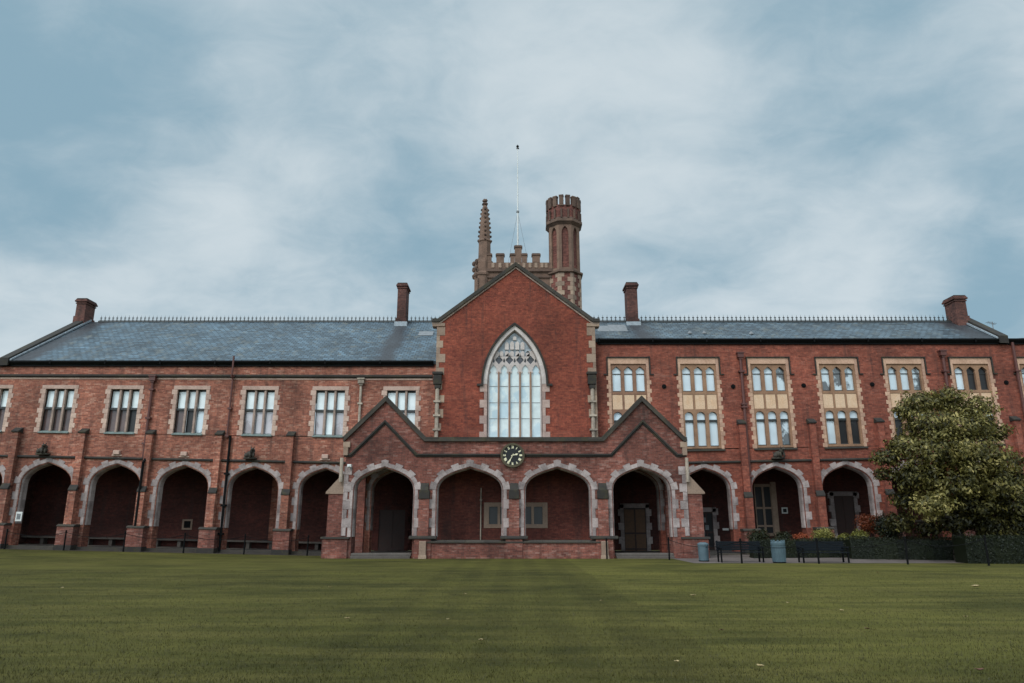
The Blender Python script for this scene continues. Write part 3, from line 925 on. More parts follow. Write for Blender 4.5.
for s_ in (lft, rgt):
    m = MB()
    strip(m, s_, .02, .115, YP - .12, YP + .05, .9)
    strip(m, s_, -.05, .017, YP - .06, YP + .05, .9)
    part(m, 'string_course', 'stone_dark', bevel=.012)
# kneeler stones at the outer ends
for s, x in ((-1, PXL), (1, PXR)):
    m = MB(); m.box(x - .12, x + .12 + (0), YP - .16, YP + .4, SZ + .02, SZ + .42); m.box(x - s*.2, x + s*.16, YP - .10, YP + .4, SZ + .43, PZ - .02)
    part(m, 'kneeler', 'stone_quoin', bevel=.02)
# porch roof
m = MB(); m.box(PXL + .5, PXR - .5, YP + .62, YC + .1, PZ - .75, PZ - .6)
part(m, 'lead_roof', 'lead')
m = MB()
for g in (G1, G2):
    for s in (-1, 1):
        m.prism([(g + s*GH, YP + .6, PZ - .3), (g, YP + .6, GA - .15), (g, YP + .6, GA - .3), (g + s*GH, YP + .6, PZ - .45)], (0, YW - YP - .6, 0))
part(m, 'slate_roof', 'slate_plain')
# pilasters between the porch arches
PIL = [X(424.5, 500, YP), X(514, 500, YP), X(602.5, 500, YP)]
for k, x in enumerate(PIL):
    m = MB(); w = .52
    m.box(x - w/2, x + w/2, YP - .22, YP + .02, A_P + .02, Z(499, YP))
    m.box(x - w/2 - .16, x + w/2 + .16, YP - .36, YP + .02, -.2, A_P - .1)
    b = part(m, 'pilaster', 'brick_porch', bevel=.01)
    q = MB(); zc = Z(499, YP)
    q.box(x - w/2 - .01, x + w/2 + .01, YP - .28, YP + .02, zc, zc + .42)
    q.yz([(YP + .02, zc + .423), (YP - .25, zc + .423), (YP - .1, zc + .75), (YP + .02, zc + .8)], x - w/2 + .06, x + w/2 - .06)
    part(q, 'set_off', 'stone_dark', b, bevel=.015); q = MB()
    q.yz([(YP + .02, A_P - .1), (YP - .42, A_P - .1), (YP - .42, A_P - .02), (YP - .2, A_P + .06), (YP + .02, A_P + .06)], x - w/2 - .42, x + w/2 + .42)
    part(q, 'plinth_cap', 'stone_dark', b, bevel=.015)
# low wall under the two middle arches, stone end posts
xa, xb = X(427.5, 550, YP), X(600, 550, YP)
m = MB(); m.box(xa, xb, YP - .30, YP + .3, -.3, LOW - .02)
lwall = part(m, 'low_wall', 'brick_porch')
m = MB()
n = 9
for i in range(n):
    a, b = xa + (xb-xa)*i/n, xa + (xb-xa)*(i+1)/n
    m.yz([(YP - .38, LOW - .02), (YP + .34, LOW - .02), (YP + .34, LOW + .06), (YP + .1, LOW + .12), (YP - .3, LOW + .1), (YP - .38, LOW + .05)], a + .003, b - .003)
part(m, 'coping', 'stone_coping', lwall, bevel=.01)
for u in (423.5, 603.7):
    m = MB(); x = X(u, 550, YP); m.box(x - .17, x + .17, YP - .52, YP - .365, -.2, Z(541, YP)); m.box(x - .2, x + .2, YP - .54, YP - .365, -.2, .16)
    part(m, 'stone_post', 'stone_quoin', bevel=.02)
# steps
for (c, w) in (PA[0], PA[3]):
    m = MB(); m.box(c - w, c + w, YP - .34, YP + .6, -.2, .12); m.box(c - w - .02, c + w + .02, YP - .06, YP + .62, .12, .25)
    part(m, 'step', 'stone_floor', bevel=.02)
# corner buttresses of the porch, facing sideways
for s, x in ((-1, PXL), (1, PXR)):
    m = MB()
    m.box(x - .02 * s, x + s * .78, YP + .04, YP + .7, A_P, Z(494, YP))
    m.box(x - s * .34, x + s * .92, YP - .14, YP + .78, -.3, A_P - .1)
    b = part(m, 'buttress', 'brick_porch', bevel=.012)
    q = MB()
    zc = Z(494, YP)
    q.xz([(x - s*.02, zc), (x + s*.92, zc), (x + s*.92, zc + .1), (x + s*.12, zc + 1.0), (x - s*.02, zc + 1.0)], YP + .0, YP + .74)
    part(q, 'weathering', 'stone_quoin', b, bevel=.015)
    q = MB(); q.box(x - s*.42, x + s*1.0, YP - .2, YP + .84, A_P - .1, A_P + .01)
    part(q, 'plinth_cap', 'stone_coping', b, bevel=.015)
    q = MB(); zz = A_P + .05; i = 0
    while zz < A_A - .2:
        ww = .36 if i % 2 else .2
        q.box(x - s*.03, x + s*(.02), YP - .05, YP + .5, zz + .004, zz + .42)
        q.box(x + s*.021, x - s*ww, YP - .036, YP + .1, zz + .004, zz + .42)
        zz += .43; i += 1
    part(q, 'quoins', 'stone_pale', b, bevel=.012)

# ---- cloister behind the arcade
YB = YW + 3.9
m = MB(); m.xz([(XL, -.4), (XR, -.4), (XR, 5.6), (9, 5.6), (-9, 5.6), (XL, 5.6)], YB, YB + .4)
part(m, 'cloister_wall', 'brick_inner_shaded', lift=True)
m = MB()
for i in range(24):
    a, b = XL + (XR-XL)*i/24, XL + (XR-XL)*(i+1)/24
    m.box(a, b - .006, YW - .05, YB, -.3, FLOOR)
part(m, 'cloister_floor', 'stone_floor', lift=True)
m = MB(); m.box(PXL + .02, PXR - .02, YP + .3, YC, -.3, .14); part(m, 'porch_floor', 'stone_floor')
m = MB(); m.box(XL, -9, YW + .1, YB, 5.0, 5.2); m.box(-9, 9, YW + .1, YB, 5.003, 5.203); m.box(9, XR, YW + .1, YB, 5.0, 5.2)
part(m, 'cloister_ceiling', 'plaster_shaded', lift=True)
m = MB(); m.box(PXL + .5, PXR - .5, YP + .62, YC - .01, 4.75, 4.9); part(m, 'porch_ceiling', 'plaster_shaded')
m = MB()
for i in range(20):                                   # stone bench along the back wall, left side
    a, b = XL + (-9-XL)*i/20, XL + (-9-XL)*(i+1)/20
    m.box(a, b - .006, YB - .5, YB - .002, FLOOR + .36, FLOOR + .46); m.box(a + .1, a + .3, YB - .4, YB - .002, FLOOR, FLOOR + .36)
part(m, 'stone_bench', 'stone_floor', lift=True, bevel=.01)
for k, c in enumerate(BAY_L[:-1]):
    m = MB(); m.box(c - .18, c + .18, YB - .14, YB + .01, .1, 4.9)
    part(m, 'wall_shaft', 'brick_wing', lift=True)
# kerb stone along the foot of the left arcade
m = MB()
for i in range(16):
    a, b = XL + (PXL-XL)*i/16, XL + (PXL-XL)*(i+1)/16
    m.box(a, b - .006, YW - .12, YW - .002, -.3, FLOOR + .05)
part(m, 'kerb', 'stone_coping', lift=True)
# door openings inside: name by kind
def inner_door(u0, u1, y0, Y, mat, stone='stone_pale', split=True):
    a, b = X(u0, 530, Y), X(u1, 530, Y); zt = Z(y0, Y)
    l = lift_b((a+b)/2, 1)
    m = MB(); m.box(a, b, Y - .10, Y - .04, FLOOR + l, zt)
    d = part(m, 'door', mat)
    q = MB()
    for x in (a, (a+b)/2, b): q.box(x - .04, x + .04, Y - .125, Y - .101, FLOOR + l, zt)
    for z in (FLOOR + l + .1, FLOOR + l + 1.0, zt - .04): q.box(a, b, Y - .122, Y - .101, z - .05, z + .05)
    part(q, 'door_frame', 'wood_dark', d)
    s = MB(); i = 0; zz = FLOOR + l
    while zz < zt:
        for sx, x in ((-1, a), (1, b)):
            s.box(x, x + sx*(.34 if i % 2 else .22), Y - .16, Y - .01, zz + .004, min(zz + .4, zt + .2))
        zz += .4; i += 1
    s.box(a - .22, b + .22, Y - .16, Y - .01, zt + .003, zt + .26)
    part(s, 'door_surround', stone, d)
    return d
inner_door(624, 646, 508, YB, 'wood_door')
inner_door(700, 713, 512, YB, 'pane_dark')
inner_door(836, 856, 496, YB, 'wood_dark')
inner_door(379, 405, 510, YB, 'wood_dark', 'brick_inner_shaded')
# tall glazed window inside the second arch of the right-hand cloister
a, b = X(755, 510, YB), X(772, 510, YB)
m = MB(); hs = []
g = (b - a) / 2
for i in range(2):
    for (yy0, yy1) in ((533, 527), (525, 509), (507, 487)): hs.append(rect(a + i*g + .06, a + (i+1)*g - .06, Z(yy0, YB), Z(yy1, YB)))
m.xz(rect(a, b, Z(536, YB), Z(484, YB)), YB - .12, YB - .02, hs)
wn = part(m, 'window', 'stone_quoin', label='tall cream framed window inside the cloister')
p = MB(); p.box(a + .02, b - .02, YB - .06, YB - .05, Z(535, YB), Z(485, YB)); part(p, 'pane', 'pane_dark', wn)
m = MB(); m.box(b + .003, b + .3, YB - .15, YB - .01, Z(540, YB), Z(482, YB)); part(m, 'jamb', 'stone_quoin', wn)
# small square vents in the back wall
for u, y in ((187.5, 524.5), (276, 527)):
    x = X(u, y, YB); z = Z(y, YB)
    m = MB(); m.xz(rect(x - .3, x + .3, z - .3, z + .3), YB - .05, YB + .02, [rect(x - .2, x + .2, z - .2, z + .2)])
    w = part(m, 'wall_vent', 'stone_quoin')
    p = MB(); p.box(x - .2, x + .2, YB - .015, YB - .004, z - .2, z + .2); part(p, 'grille', 'metal_black', w)
# round shafts seen in the right porch arch
for u, Y in ((667, YW + .9),):
    x = X(u, 500, Y); m = MB(); m.lathe(x, Y, [(.24, .1), (.24, .35), (.16, .42), (.15, 3.6), (.24, 3.8), (.26, 4.0)], 12); part(m, 'shaft', 'brick_inner_shaded')

# ---- rainwater pipes
def pipe(name, pts, r, mat, hopper=None, brackets=(), lift=False):
    m = MB(); m.path(pts, r, 8)
    for (x, y, z) in brackets: m.box(x - r*1.9, x + r*1.9, y - r*1.4, y + r*2.2, z - .05, z + .05)
    d = part(m, name, mat, lift=lift)
    if hopper:
        x, y, z = hopper; q = MB()
        q.prism([(x - .1, y - .1, z - .34), (x + .1, y - .1, z - .34), (x + .1, y + .1, z - .34), (x - .1, y + .1, z - .34)], (0, 0, .1))
        q.box(x - .17, x + .17, y - .15, y + .12, z - .24, z); q.box(x - .21, x + .21, y - .19, y + .12, z, z + .07)
        part(q, 'hopper_head', mat, d, lift=lift)
    return d
yd = YW - .13
x = X(154.5, 378, YW); pipe('downpipe', [(x, yd, Z(384, YW)), (x, yd, 5.0)], .075, 'pipe_red', (x, yd, Z(378, YW)), [(x, yd, 9), (x, yd, 7.3), (x, yd, 5.8)], True)
x = X(146, 460, YW) + .1; pipe('downpipe', [(x - .02, yd, 5.05), (x - .02, yd - .3, 4.7), (x - .02, yd - .3, .1)], .07, 'metal_black', lift=True)
x = X(234.5, 370, YW); pipe('soil_pipe', [(x, yd - .15, Z(356, YW - .3)), (x, yd - .15, Z(376, YW)), (x, yd, Z(380, YW)), (x, yd, Z(440, YW))], .055, 'pipe_red', None, [(x, yd, Z(377, YW)), (x, yd, Z(410, YW)), (x, yd, Z(438, YW))], True)
x = X(223.5, 450, YW) + .36; pipe('downpipe', [(x, yd, Z(438, YW)), (x, yd, .1)], .07, 'metal_black', None, [(x, yd, 4.2), (x, yd, 2.5), (x, yd, 1)], True)
x = X(361.8, 380, YW); pipe('downpipe', [(x, yd, Z(386, YW)), (x, yd, 5.2)], .07, 'pipe_pale', (x, yd, Z(380, YW)), [(x, yd, Z(404, YW))], True)
x = X(739.2, 354, YW); pipe('downpipe', [(x, yd, Z(358, YW)), (x, yd, .1)], .085, 'pipe_red', (x, yd, Z(354, YW)), [(x, yd, Z(372, YW)), (x, yd, Z(405, YW)), (x, yd, Z(408, YW)), (x, yd, Z(478, YW))], True)
x = X(941, 354, YW); pipe('downpipe', [(x, yd, Z(358, YW)), (x, yd, 3)], .085, 'pipe_red', (x, yd, Z(352, YW)), [(x, yd, Z(372, YW))], True)
x = X(1011, 345, YW); pipe('downpipe', [(x, yd, Z(343, YW)), (x, yd, 3)], .08, 'pipe_red', None, [(x, yd, Z(372, YW))], True)
for u, s in ((437.0, -1), (592.8, 1)):                 # stone-coloured pipes in the hall corners
    x = X(u, 410, YC - .1); yy = YC - .12
    pipe('downpipe', [(x, yy, Z(389, YC)), (x, yy, PZ - .6)], .105, 'pipe_pale', None, [(x, yy, Z(y_, YC)) for y_ in (402, 416, 430)])
    m = MB(); m.box(x - .24, x + .22, yy - .16, yy + .1, Z(385, YC), Z(375.5, YC)); m.box(x - .3, x + .28, yy - .2, yy + .1, Z(375, YC), Z(372.5, YC)); m.box(x - .16, x + .16, yy - .12, yy + .1, Z(389, YC), Z(385.3, YC))
    part(m, 'hopper_head', 'stone_dark', bevel=.02)
x = X(342, 470, YP) ; pipe('downpipe', [(x, YP - .15, SZ - .1), (x, YP - .15, Z(482, YP))], .09, 'pipe_pale')
x = X(686.5, 470, YP); pipe('downpipe', [(x, YP - .15, SZ - .1), (x, YP - .15, Z(482, YP))], .09, 'pipe_pale')

x = X(480.8, 520, YC); pipe('downpipe', [(x, YC - .09, Z(488, YC)), (x, YC - .09, .15)], .035, 'pipe_pale', None, [(x, YC - .09, Z(500, YC))])
# ---- carved beasts and stone stumps along the string course
def gargoyle(u, y):
    x, z = X(u, y, YW), STR_Z + .08
    m = MB()
    m.box(x - .42, x + .32, YW - .34, YW + .05, z, z + .14)
    m.blob((x - .02, YW - .25, z + .36), (.30, .2, .24), 10, 8, .1)
    m.blob((x + .14, YW - .36, z + .58), (.17, .17, .2), 10, 8, .1)
    m.blob((x + .19, YW - .52, z + .7), (.11, .15, .11), 8, 6, .1)
    m.blob((x + .22, YW - .64, z + .67), (.06, .08, .06), 8, 6)
    for s in (-1, 1):
        m.tube((x + .17 + s*.07, YW - .46, z + .76), (x + .17 + s*.1, YW - .42, z + .93), .045, .01, 6)
        m.tube((x + .12 + s*.11, YW - .4, z + .5), (x + .16 + s*.11, YW - .46, z + .13), .07, .05, 6)
        m.blob((x - .14 + s*.12, YW - .3, z + .26), (.16, .12, .16), 8, 6)
    m.tube((x - .25, YW - .25, z + .3), (x - .42, YW - .3, z + .52), .05, .02, 6)
    m.v = [(x + (a - x)*.85, b, z + (c - z)*.76) for a, b, c in m.v]
    return part(m, 'gargoyle', 'stone_coping', lift=True, smooth=True)
gargoyle(46.5, 449); gargoyle(252.5, 453); gargoyle(777.5, 456)
for u in (117, 184.5, 325.5):
    x = X(u, 455, YW); m = MB(); m.box(x - .18, x + .18, YW - .16, YW + .02, STR_Z + .2, STR_Z + .44); m.box(x - .3, x + .28, YW - .05, YW + .02, STR_Z + .12, STR_Z + .199)
    part(m, 'stone_stump', 'stone_warm', lift=True, bevel=.03)
# little iron ties on the right wing
for u, y in ((733, 386.5), (803.5, 385.5), (872, 384.5), (1006, 382.5), (664, 386.5)):
    x, z = X(u, y, YW), Z(y, YW)
    m = MB(); m.tube((x, YW - .05, z), (x, YW + .02, z), .13, .13, 10); m.tube((x, YW - .09, z), (x, YW - .04, z), .05, .05, 6)
    part(m, 'tie_plate', 'metal_black')

# ================================================================== CLOCK
cx, cz = X(512.6, 455.5, YP), Z(455.5, YP)
clock = empty('clock', (cx, YP - .02, cz)); tag(clock, 'round black wall clock with gold numerals and hands above the porch arches', 'clock')
R = .58
m = MB()
n = 40
def ring(m, r0, r1, y0, y1, n=40):
    for i in range(n):
        a, b = 2*PI*i/n, 2*PI*(i+1)/n
        P = lambda r, t: (cx + r*math.cos(t), cz + r*math.sin(t))
        m.xz([P(r0, a), P(r1, a), P(r1, b), P(r0, b)], y0, y1)
ring(m, R*.9, R*1.06, YP - .2, YP - .02); ring(m, R*.86, R*.899, YP - .16, YP - .03)
m.build('bezel', M['bronze'], clock)
m = MB(); m.xz([(cx + R*.9*math.cos(2*PI*i/n), cz + R*.9*math.sin(2*PI*i/n)) for i in range(n)], YP - .12, YP - .025); m.build('dial', M['dial'], clock)
def bar(m, ang, r0, r1, w0, w1, y):
    d = Vector((math.sin(ang), math.cos(ang))); p = Vector((d.y, -d.x))
    q = [d*r0 + p*w0, d*r1 + p*w1, d*r1 - p*w1, d*r0 - p*w0]
    m.xz([(cx + a.x, cz + a.y) for a in q], y, y + .012)
numerals = ['XII', 'I', 'II', 'III', 'IIII', 'V', 'VI', 'VII', 'VIII', 'IX', 'X', 'XI']
m = MB()
wid = {'I': .030, 'V': .055, 'X': .055}
for h, txt in enumerate(numerals):
    ang = h * PI / 6
    tot = sum(wid[c] for c in txt)
    s = -tot / 2
    for c in txt:
        mid = s + wid[c] / 2; s += wid[c]
        d = Vector((math.sin(ang), math.cos(ang))); p = Vector((d.y, -d.x))
        r0, r1 = R*.60, R*.84
        def stroke(a0, a1, w=.014):
            A = d*r0 + p*(mid + a0); B = d*r1 + p*(mid + a1)
            m.xz([(cx + q.x, cz + q.y) for q in (A + p*w, B + p*w, B - p*w, A - p*w)], YP - .14, YP - .121)
        if c == 'I': stroke(0, 0)
        elif c == 'V': stroke(0, -.02); stroke(0, .02)
        else: stroke(-.02, .02); stroke(.02, -.02)
m.build('numerals', M['gold'], clock, recalc=True)
def hand(ang, L, w):
    m = MB(); bar(m, ang, -.08, L*.55, w*.8, w*.8, YP - .165); bar(m, ang, L*.55, L*.8, w*1.7, w*1.5, YP - .166); bar(m, ang, L*.8, L, w*.9, w*.3, YP - .165)
    return m.build('hand', M['gold'], clock)
hand(math.radians(208), R*.8, .022); hand(math.radians(76), R*.5, .026)

# ================================================================== TOWER
YT = 56.0
def tX(u, y): return X(u, y, YT)
def tZ(y): return Z(y, YT)
tower = empty('tower', (tX(527, 280), YT + 4, 0)); tag(tower, 'square stone and brick tower with battlements and an octagonal turret behind the gable', 'tower')
x0, x1 = tX(478, 280), tX(570, 280)
m = MB(); m.box(x0, x1, YT, YT + 8, 0, tZ(272)); m.build('shaft', M['stone_tower'], tower)
for (a, b, o) in ((272, 269, .18), (278, 276, .12)):
    m = MB(); m.box(x0 - .1, x1 + .1, YT - o, YT + 8.1, tZ(a), tZ(b)); m.build('string_course', M['stone_tower_dark'], tower)
m = MB()
pb, pg, pt = tZ(269), tZ(262.5), tZ(255.5)
m.box(x0, x1, YT, YT + .4, pb, pg); m.box(x0, x1, YT + 7.6, YT + 8, pb, pg); m.box(x0, x0 + .4, YT + .41, YT + 7.59, pb, pg); m.box(x1 - .4, x1, YT + .41, YT + 7.59, pb, pg)
par = m.build('parapet', M['stone_tower'], tower)
def merlon(u0, u1, zt):
    m = MB(); m.box(tX(u0, 260), tX(u1, 260), YT - .01, YT + .41, pg + .003, zt); o = m.build('merlon', M['stone_tower'], par)
    m = MB(); m.box(tX(u0, 260) - .06, tX(u1, 260) + .06, YT - .07, YT + .47, zt + .002, zt + .14); m.box(tX(u0,260), tX(u1,260), YT + .02, YT + .38, zt + .142, zt + .22)
    m.build('merlon_cap', M['stone_tower_dark'], par)
for a, b in ((487, 491.5), (496.3, 504), (510.3, 514.6), (521.9, 527), (532.3, 540)): merlon(a, b, pt)
merlon(514.7, 521.7, tZ(247.5))
for u in (493, 500, 507, 512, 518, 524, 530, 536, 542, 546):      # small piers below the crenels
    m = MB(); x = tX(u, 266); m.box(x - .12, x + .12, YT - .09, YT - .001, pb + .1, pg - .05); m.build('panel_pier', M['stone_quoin'], par)
m = MB()
for k in range(3):
    x = x0 + 2.2 + k * 1.9
    m.xz(pointed(x, .5, tZ(330), tZ(300), tZ(288)), YT - .03, YT + .1)
m.build('louvre_window', M['frame_dark'], tower)

# octagonal turret
def tZ(y): return Z(y, YT - .9)
tcx, tcy = tX(564.7, 250), YT + .6
def octa(m, r, z0, z1, r1=None): m.lathe(tcx, tcy, [(r, z0), (r1 or r, z1)], 8, PI/8)
TR = (tX(580.3, 260) - tX(549.3, 260)) / 2 / math.cos(PI/8) * 1.0
m = MB(); octa(m, TR, 2, tZ(272)); turret = m.build('turret', M['brick_tower'], tower)
for c in range(8):                                   # chequered corner stones on the lower stage
    m = MB(); k = 0; zz = tZ(312); t = PI/8 + c * PI/4
    while zz < tZ(274):
        wdt = .30 if (k + c) % 2 else .14
        C0 = Vector((tcx, tcy)); p = Vector((tcx + TR*math.cos(t), tcy + TR*math.sin(t)))
        ring_ = []
        for s in (-1, 1):
            t2 = t + s * PI/4
            q = Vector((tcx + TR*math.cos(t2), tcy + TR*math.sin(t2)))
            e = p + (q - p).normalized() * wdt * 1.35
            ring_.append((e, ((p + q)/2 - C0).normalized() * .035))
        o = (p - C0).normalized() * .038
        (e0, n0), (e1, n1_) = ring_
        m.xy([tuple(e0 + n0), tuple(p + o), tuple(e1 + n1_), tuple(e1 - n1_), tuple(p - o), tuple(e0 - n0)], zz, zz + .37)
        zz += .385; k += 1
    m.build('quoins', M['stone_quoin'], turret)
m = MB(); octa(m, TR*1.0, tZ(272), tZ(271), TR*1.12); octa(m, TR*1.14, tZ(271), tZ(269.3)); octa(m, TR*1.1, tZ(269.3), tZ(268), TR*.98)
m.build('string_course', M['stone_tower_dark'], turret)
m = MB(); octa(m, TR*1.0, tZ(223), tZ(220.5), TR*1.15); octa(m, TR*1.17, tZ(220.5), tZ(218)); octa(m, TR*1.14, tZ(218), tZ(216), TR*1.06)
m.build('string_course', M['stone_tower_dark'], turret)
m = MB(); octa(m, TR*.86, tZ(270), tZ(218)); m.build('turret_core', M['brick_tower'], turret)
m = MB()                                             # eight panelled sides with lancet recesses
for c in range(8):
    t0, t1 = PI/8 + c*PI/4, PI/8 + (c+1)*PI/4
    a = Vector((tcx + TR*.98*math.cos(t0), tcy + TR*.98*math.sin(t0), 0)); b = Vector((tcx + TR*.98*math.cos(t1), tcy + TR*.98*math.sin(t1), 0))
    d = (b - a); L = d.length; d.normalize()
    inn = Vector((-(a + b).normalized().x, 0, 0))
    nv = (Vector((tcx, tcy, 0)) - (a + b)/2).normalized() * .22
    zb, zt = tZ(269), tZ(220)
    P = lambda s, z: tuple(a + d*s + Vector((0, 0, z)))
    out = [P(0, zb), P(L, zb), P(L, zt), P(0, zt)]
    hw = L/2 - .24
    hl = [P(L/2 + q[0], q[1]) for q in [(x_, z_) for x_, z_ in pointed(0, hw, tZ(266), tZ(232), tZ(224.5))]]
    m.prism(out, nv, [hl])
m.build('lancet_panels', M['stone_tower'], turret)
m = MB(); octa(m, TR*1.04, tZ(216), tZ(203.5)); octa(m, TR*.9, tZ(203.5), tZ(203))
crown = m.build('turret_crown', M['brick_tower'], turret)
m = MB()
for c in range(16):
    t = PI/16 + c * PI/8
    w = .17
    px, py = tcx + TR*.98*math.cos(t), tcy + TR*.98*math.sin(t)
    dx, dy = -math.sin(t), math.cos(t); nx, ny = math.cos(t), math.sin(t)
    zt = tZ(196.5) + rnd()*.1
    q = [(px + dx*w + nx*.12, py + dy*w + ny*.12), (px - dx*w + nx*.12, py - dy*w + ny*.12), (px - dx*w - nx*.16, py - dy*w - ny*.16), (px + dx*w - nx*.16, py + dy*w - ny*.16)]
    m.xy(q, tZ(205), zt)
    m.xy([(px + (a - px)*1.15, py + (b - py)*1.15) for a, b in q], zt + .003, zt + .14)
    m.xy([(px + nx*.15 + dx*.07, py + ny*.15 + dy*.07), (px + nx*.15 - dx*.07, py + ny*.15 - dy*.07), (px + nx*.03 - dx*.07, py + ny*.03 - dy*.07), (px + nx*.03 + dx*.07, py + ny*.03 + dy*.07)], tZ(217), tZ(208))
m.build('battlements', M['stone_tower_dark'], turret)
m = MB(); x = tX(563, 195); m.tube((x, tcy, tZ(208)), (x, tcy, tZ(188)), .05, .015, 6); m.blob((x, tcy, tZ(192.5)), .1, 6, 5); m.build('finial', M['metal_black'], turret)

def tZ(y): return Z(y, YT)
# pinnacle on the left corner
pcx, pcy = tX(484.5, 240), YT + .45
m = MB()
pr = (tX(490.8, 270) - tX(474.5, 270)) / 2
m.lathe(tX(482.3, 280), pcy, [(pr*1.06, 0), (pr*1.06, tZ(276)), (pr*1.18, tZ(275)), (pr*1.18, tZ(273)), (pr*1.02, tZ(271.5)), (pr*1.0, tZ(262)), (pr*.9, tZ(258.5)), (pr*.6, tZ(257))], 8, PI/8)
pin = m.build('pinnacle', M['stone_tower'], tower)
m = MB()
m.lathe(pcx, pcy, [(.56, tZ(262)), (.53, tZ(241)), (.60, tZ(240)), (.50, tZ(238)), (.42, tZ(224)), (.31, tZ(212)), (.24, tZ(206)), (.16, tZ(203.5))], 8, PI/8)
sp = m.build('spire', M['stone_tower'], pin)
m = MB()
for (y, r) in ((239, .53), (234.5, .5), (230, .47), (225.5, .43), (221, .39), (216.5, .35), (212, .31), (208, .27)):
    for c in range(4):
        t = PI/4 * (2*c) + .1
        m.blob((pcx + r*math.cos(t), pcy + r*math.sin(t), tZ(y)), (.10, .10, .12), 6, 5, .4)
for y, r in ((206, .23), (202, .27), (198.5, .22)):
    m.blob((pcx, pcy, tZ(y)), (r, r, .17), 8, 6, .35)
for k, y in enumerate((262, 268, 275)):
    for t in (PI, PI*1.25, 0):
        m.blob((tX(482.3, 280) + (pr*1.1)*math.cos(t), pcy + pr*1.1*math.sin(t), tZ(y)), (.14, .14, .25), 6, 5, .3)
m.build('crockets', M['stone_tower_dark'], pin)
m = MB()
for c in (5, 6):
    t = PI/8 + (c + .5) * PI/4 - PI/8
for s in (-.35, .35): m.box(tX(482.3, 280) + s - .05, tX(482.3, 280) + s + .05, pcy - pr*1.1, pcy - pr*.9, tZ(310), tZ(279))
m.build('shaft_moulding', M['stone_tower_dark'], pin)

# flagpole
fx, fy = tX(517.7, 200), YT + 3.0
fz = Z(147.5, YT + 3)
fx = X(517.7, 200, YT + 3)
fp = empty('flagpole', (fx, fy, tZ(269))); tag(fp, 'tall white flagpole with guy wires standing on the tower roof', 'flagpole')
m = MB(); m.tube((fx, fy, tZ(272)), (fx, fy, Z(210, fy)), .085, .065, 8); m.tube((fx, fy, Z(210, fy)), (fx, fy, fz), .06, .03, 8); m.build('pole', M['white'], fp)
m = MB(); m.blob((fx, fy, fz + .1), .13, 8, 6); m.tube((fx, fy, fz - .05), (fx, fy, fz + .3), .02, .02, 6); m.box(fx - .1, fx + .14, fy - .03, fy + .03, fz - .16, fz - .06); m.build('finial', M['metal_black'], fp)
m = MB(); m.lathe(fx, fy, [(.13, Z(212.5, fy)), (.13, Z(211, fy))], 8)
m.build('collar', M['metal_grey'], fp)
for dx in (-1.15, 1.25):
    m = MB(); m.tube((fx, fy, Z(212, fy)), (fx + dx, fy + .3, tZ(269)), .012, .012, 5); m.build('guy_wire', M['metal_grey'], fp)
m = MB(); m.box(x0 + .4, x1 - .4, YT + .4, YT + 7.6, tZ(272) + .001, tZ(271.5)); m.build('lead_roof', M['lead'], tower)

# ================================================================== NEIGHBOURING RANGE at the right edge, aerial
nb = empty('side_range', (40, 52, 0)); tag(nb, 'dark slate hipped roof range rising beyond the right end of the building', 'building')
zr0 = Z(339, 48)
xa = X(1008, 339, 48)
m = MB(); m.box(xa + .2, xa + 18, 48.2, 60, 0, zr0 - .1); m.build('wall', M['brick_chimney'], nb)
m = MB(); m.add([(xa, 48, zr0), (xa + 18, 48, zr0), (xa + 18, 60, zr0), (xa, 60, zr0), (xa + 6, 54, zr0 + 1.7), (xa + 18, 54, zr0 + 1.7)],
                [(0, 1, 5, 4), (1, 2, 5), (2, 3, 4, 5), (3, 0, 4), (0, 3, 2, 1)]); m.build('slate_roof', M['slate_plain'], nb)
ax = X(993.5, 330, 46); az = Z(336, 46)
ae = empty('aerial', (ax, 46, az - 1)); tag(ae, 'thin rooftop aerial behind the right end of the slate roof', 'aerial')
m = MB(); m.tube((ax, 46, az - 1.5), (ax, 46, Z(321.5, 46)), .03, .025, 6); m.build('mast', M['metal_grey'], ae)
m = MB(); zz = Z(323.5, 46); m.tube((ax - .35, 46, zz + .1), (ax + .2, 46, zz - .05), .02, .02, 5)
for i in range(5): m.tube((ax - .32 + i*.12, 45.8, zz + .09 - i*.03), (ax - .32 + i*.12, 46.2, zz + .09 - i*.03), .012, .012, 5)
m.build('antenna_rods', M['metal_grey'], ae)

# ================================================================== FITTINGS on the walls
def spot(u, y, Y, label, group=None):
    x, z = X(u, y, Y), Z(y, Y)
    o = empty('security_camera', (x, Y, z)); tag(o, label, 'camera')
    m = MB(); m.tube((x, Y - .03, z - .02), (x, Y - .2, z + .02), .025, .025, 6); m.box(x - .05, x + .05, Y - .04, Y - .002, z - .09, z + .06); m.build('bracket', M['metal_grey'], o)
    m = MB(); m.box(x - .1, x + .1, Y - .46, Y - .18, z - .02, z + .13); m.tube((x, Y - .5, z + .05), (x, Y - .461, z + .05), .05, .05, 10); m.build('housing', M['white'], o, bevel=.02)
spot(351, 467.5, YP - .06, 'white security camera on the left corner of the porch wall')
def plate(u, y, w, h, Y, label, mat='white', inner=None):
    x, z = X(u, y, Y), Z(y, Y)
    m = MB(); m.box(x - w/2, x + w/2, Y - .05, Y - .012, z - h/2, z + h/2)
    o = m.build('wall_sign', M[mat], None, bevel=.006); tag(o, label, 'sign')
    if inner:
        m = MB(); m.box(x - w*.3, x + w*.3, Y - .058, Y - .0505, z - h*.3, z + h*.3); m.build('sign_face', M[inner], o)
    return o
plate(19.2, 516.5, .34, .5, YW - .035, 'small pale notice box fixed to the jamb of the leftmost whole arch', 'white', 'metal_grey')
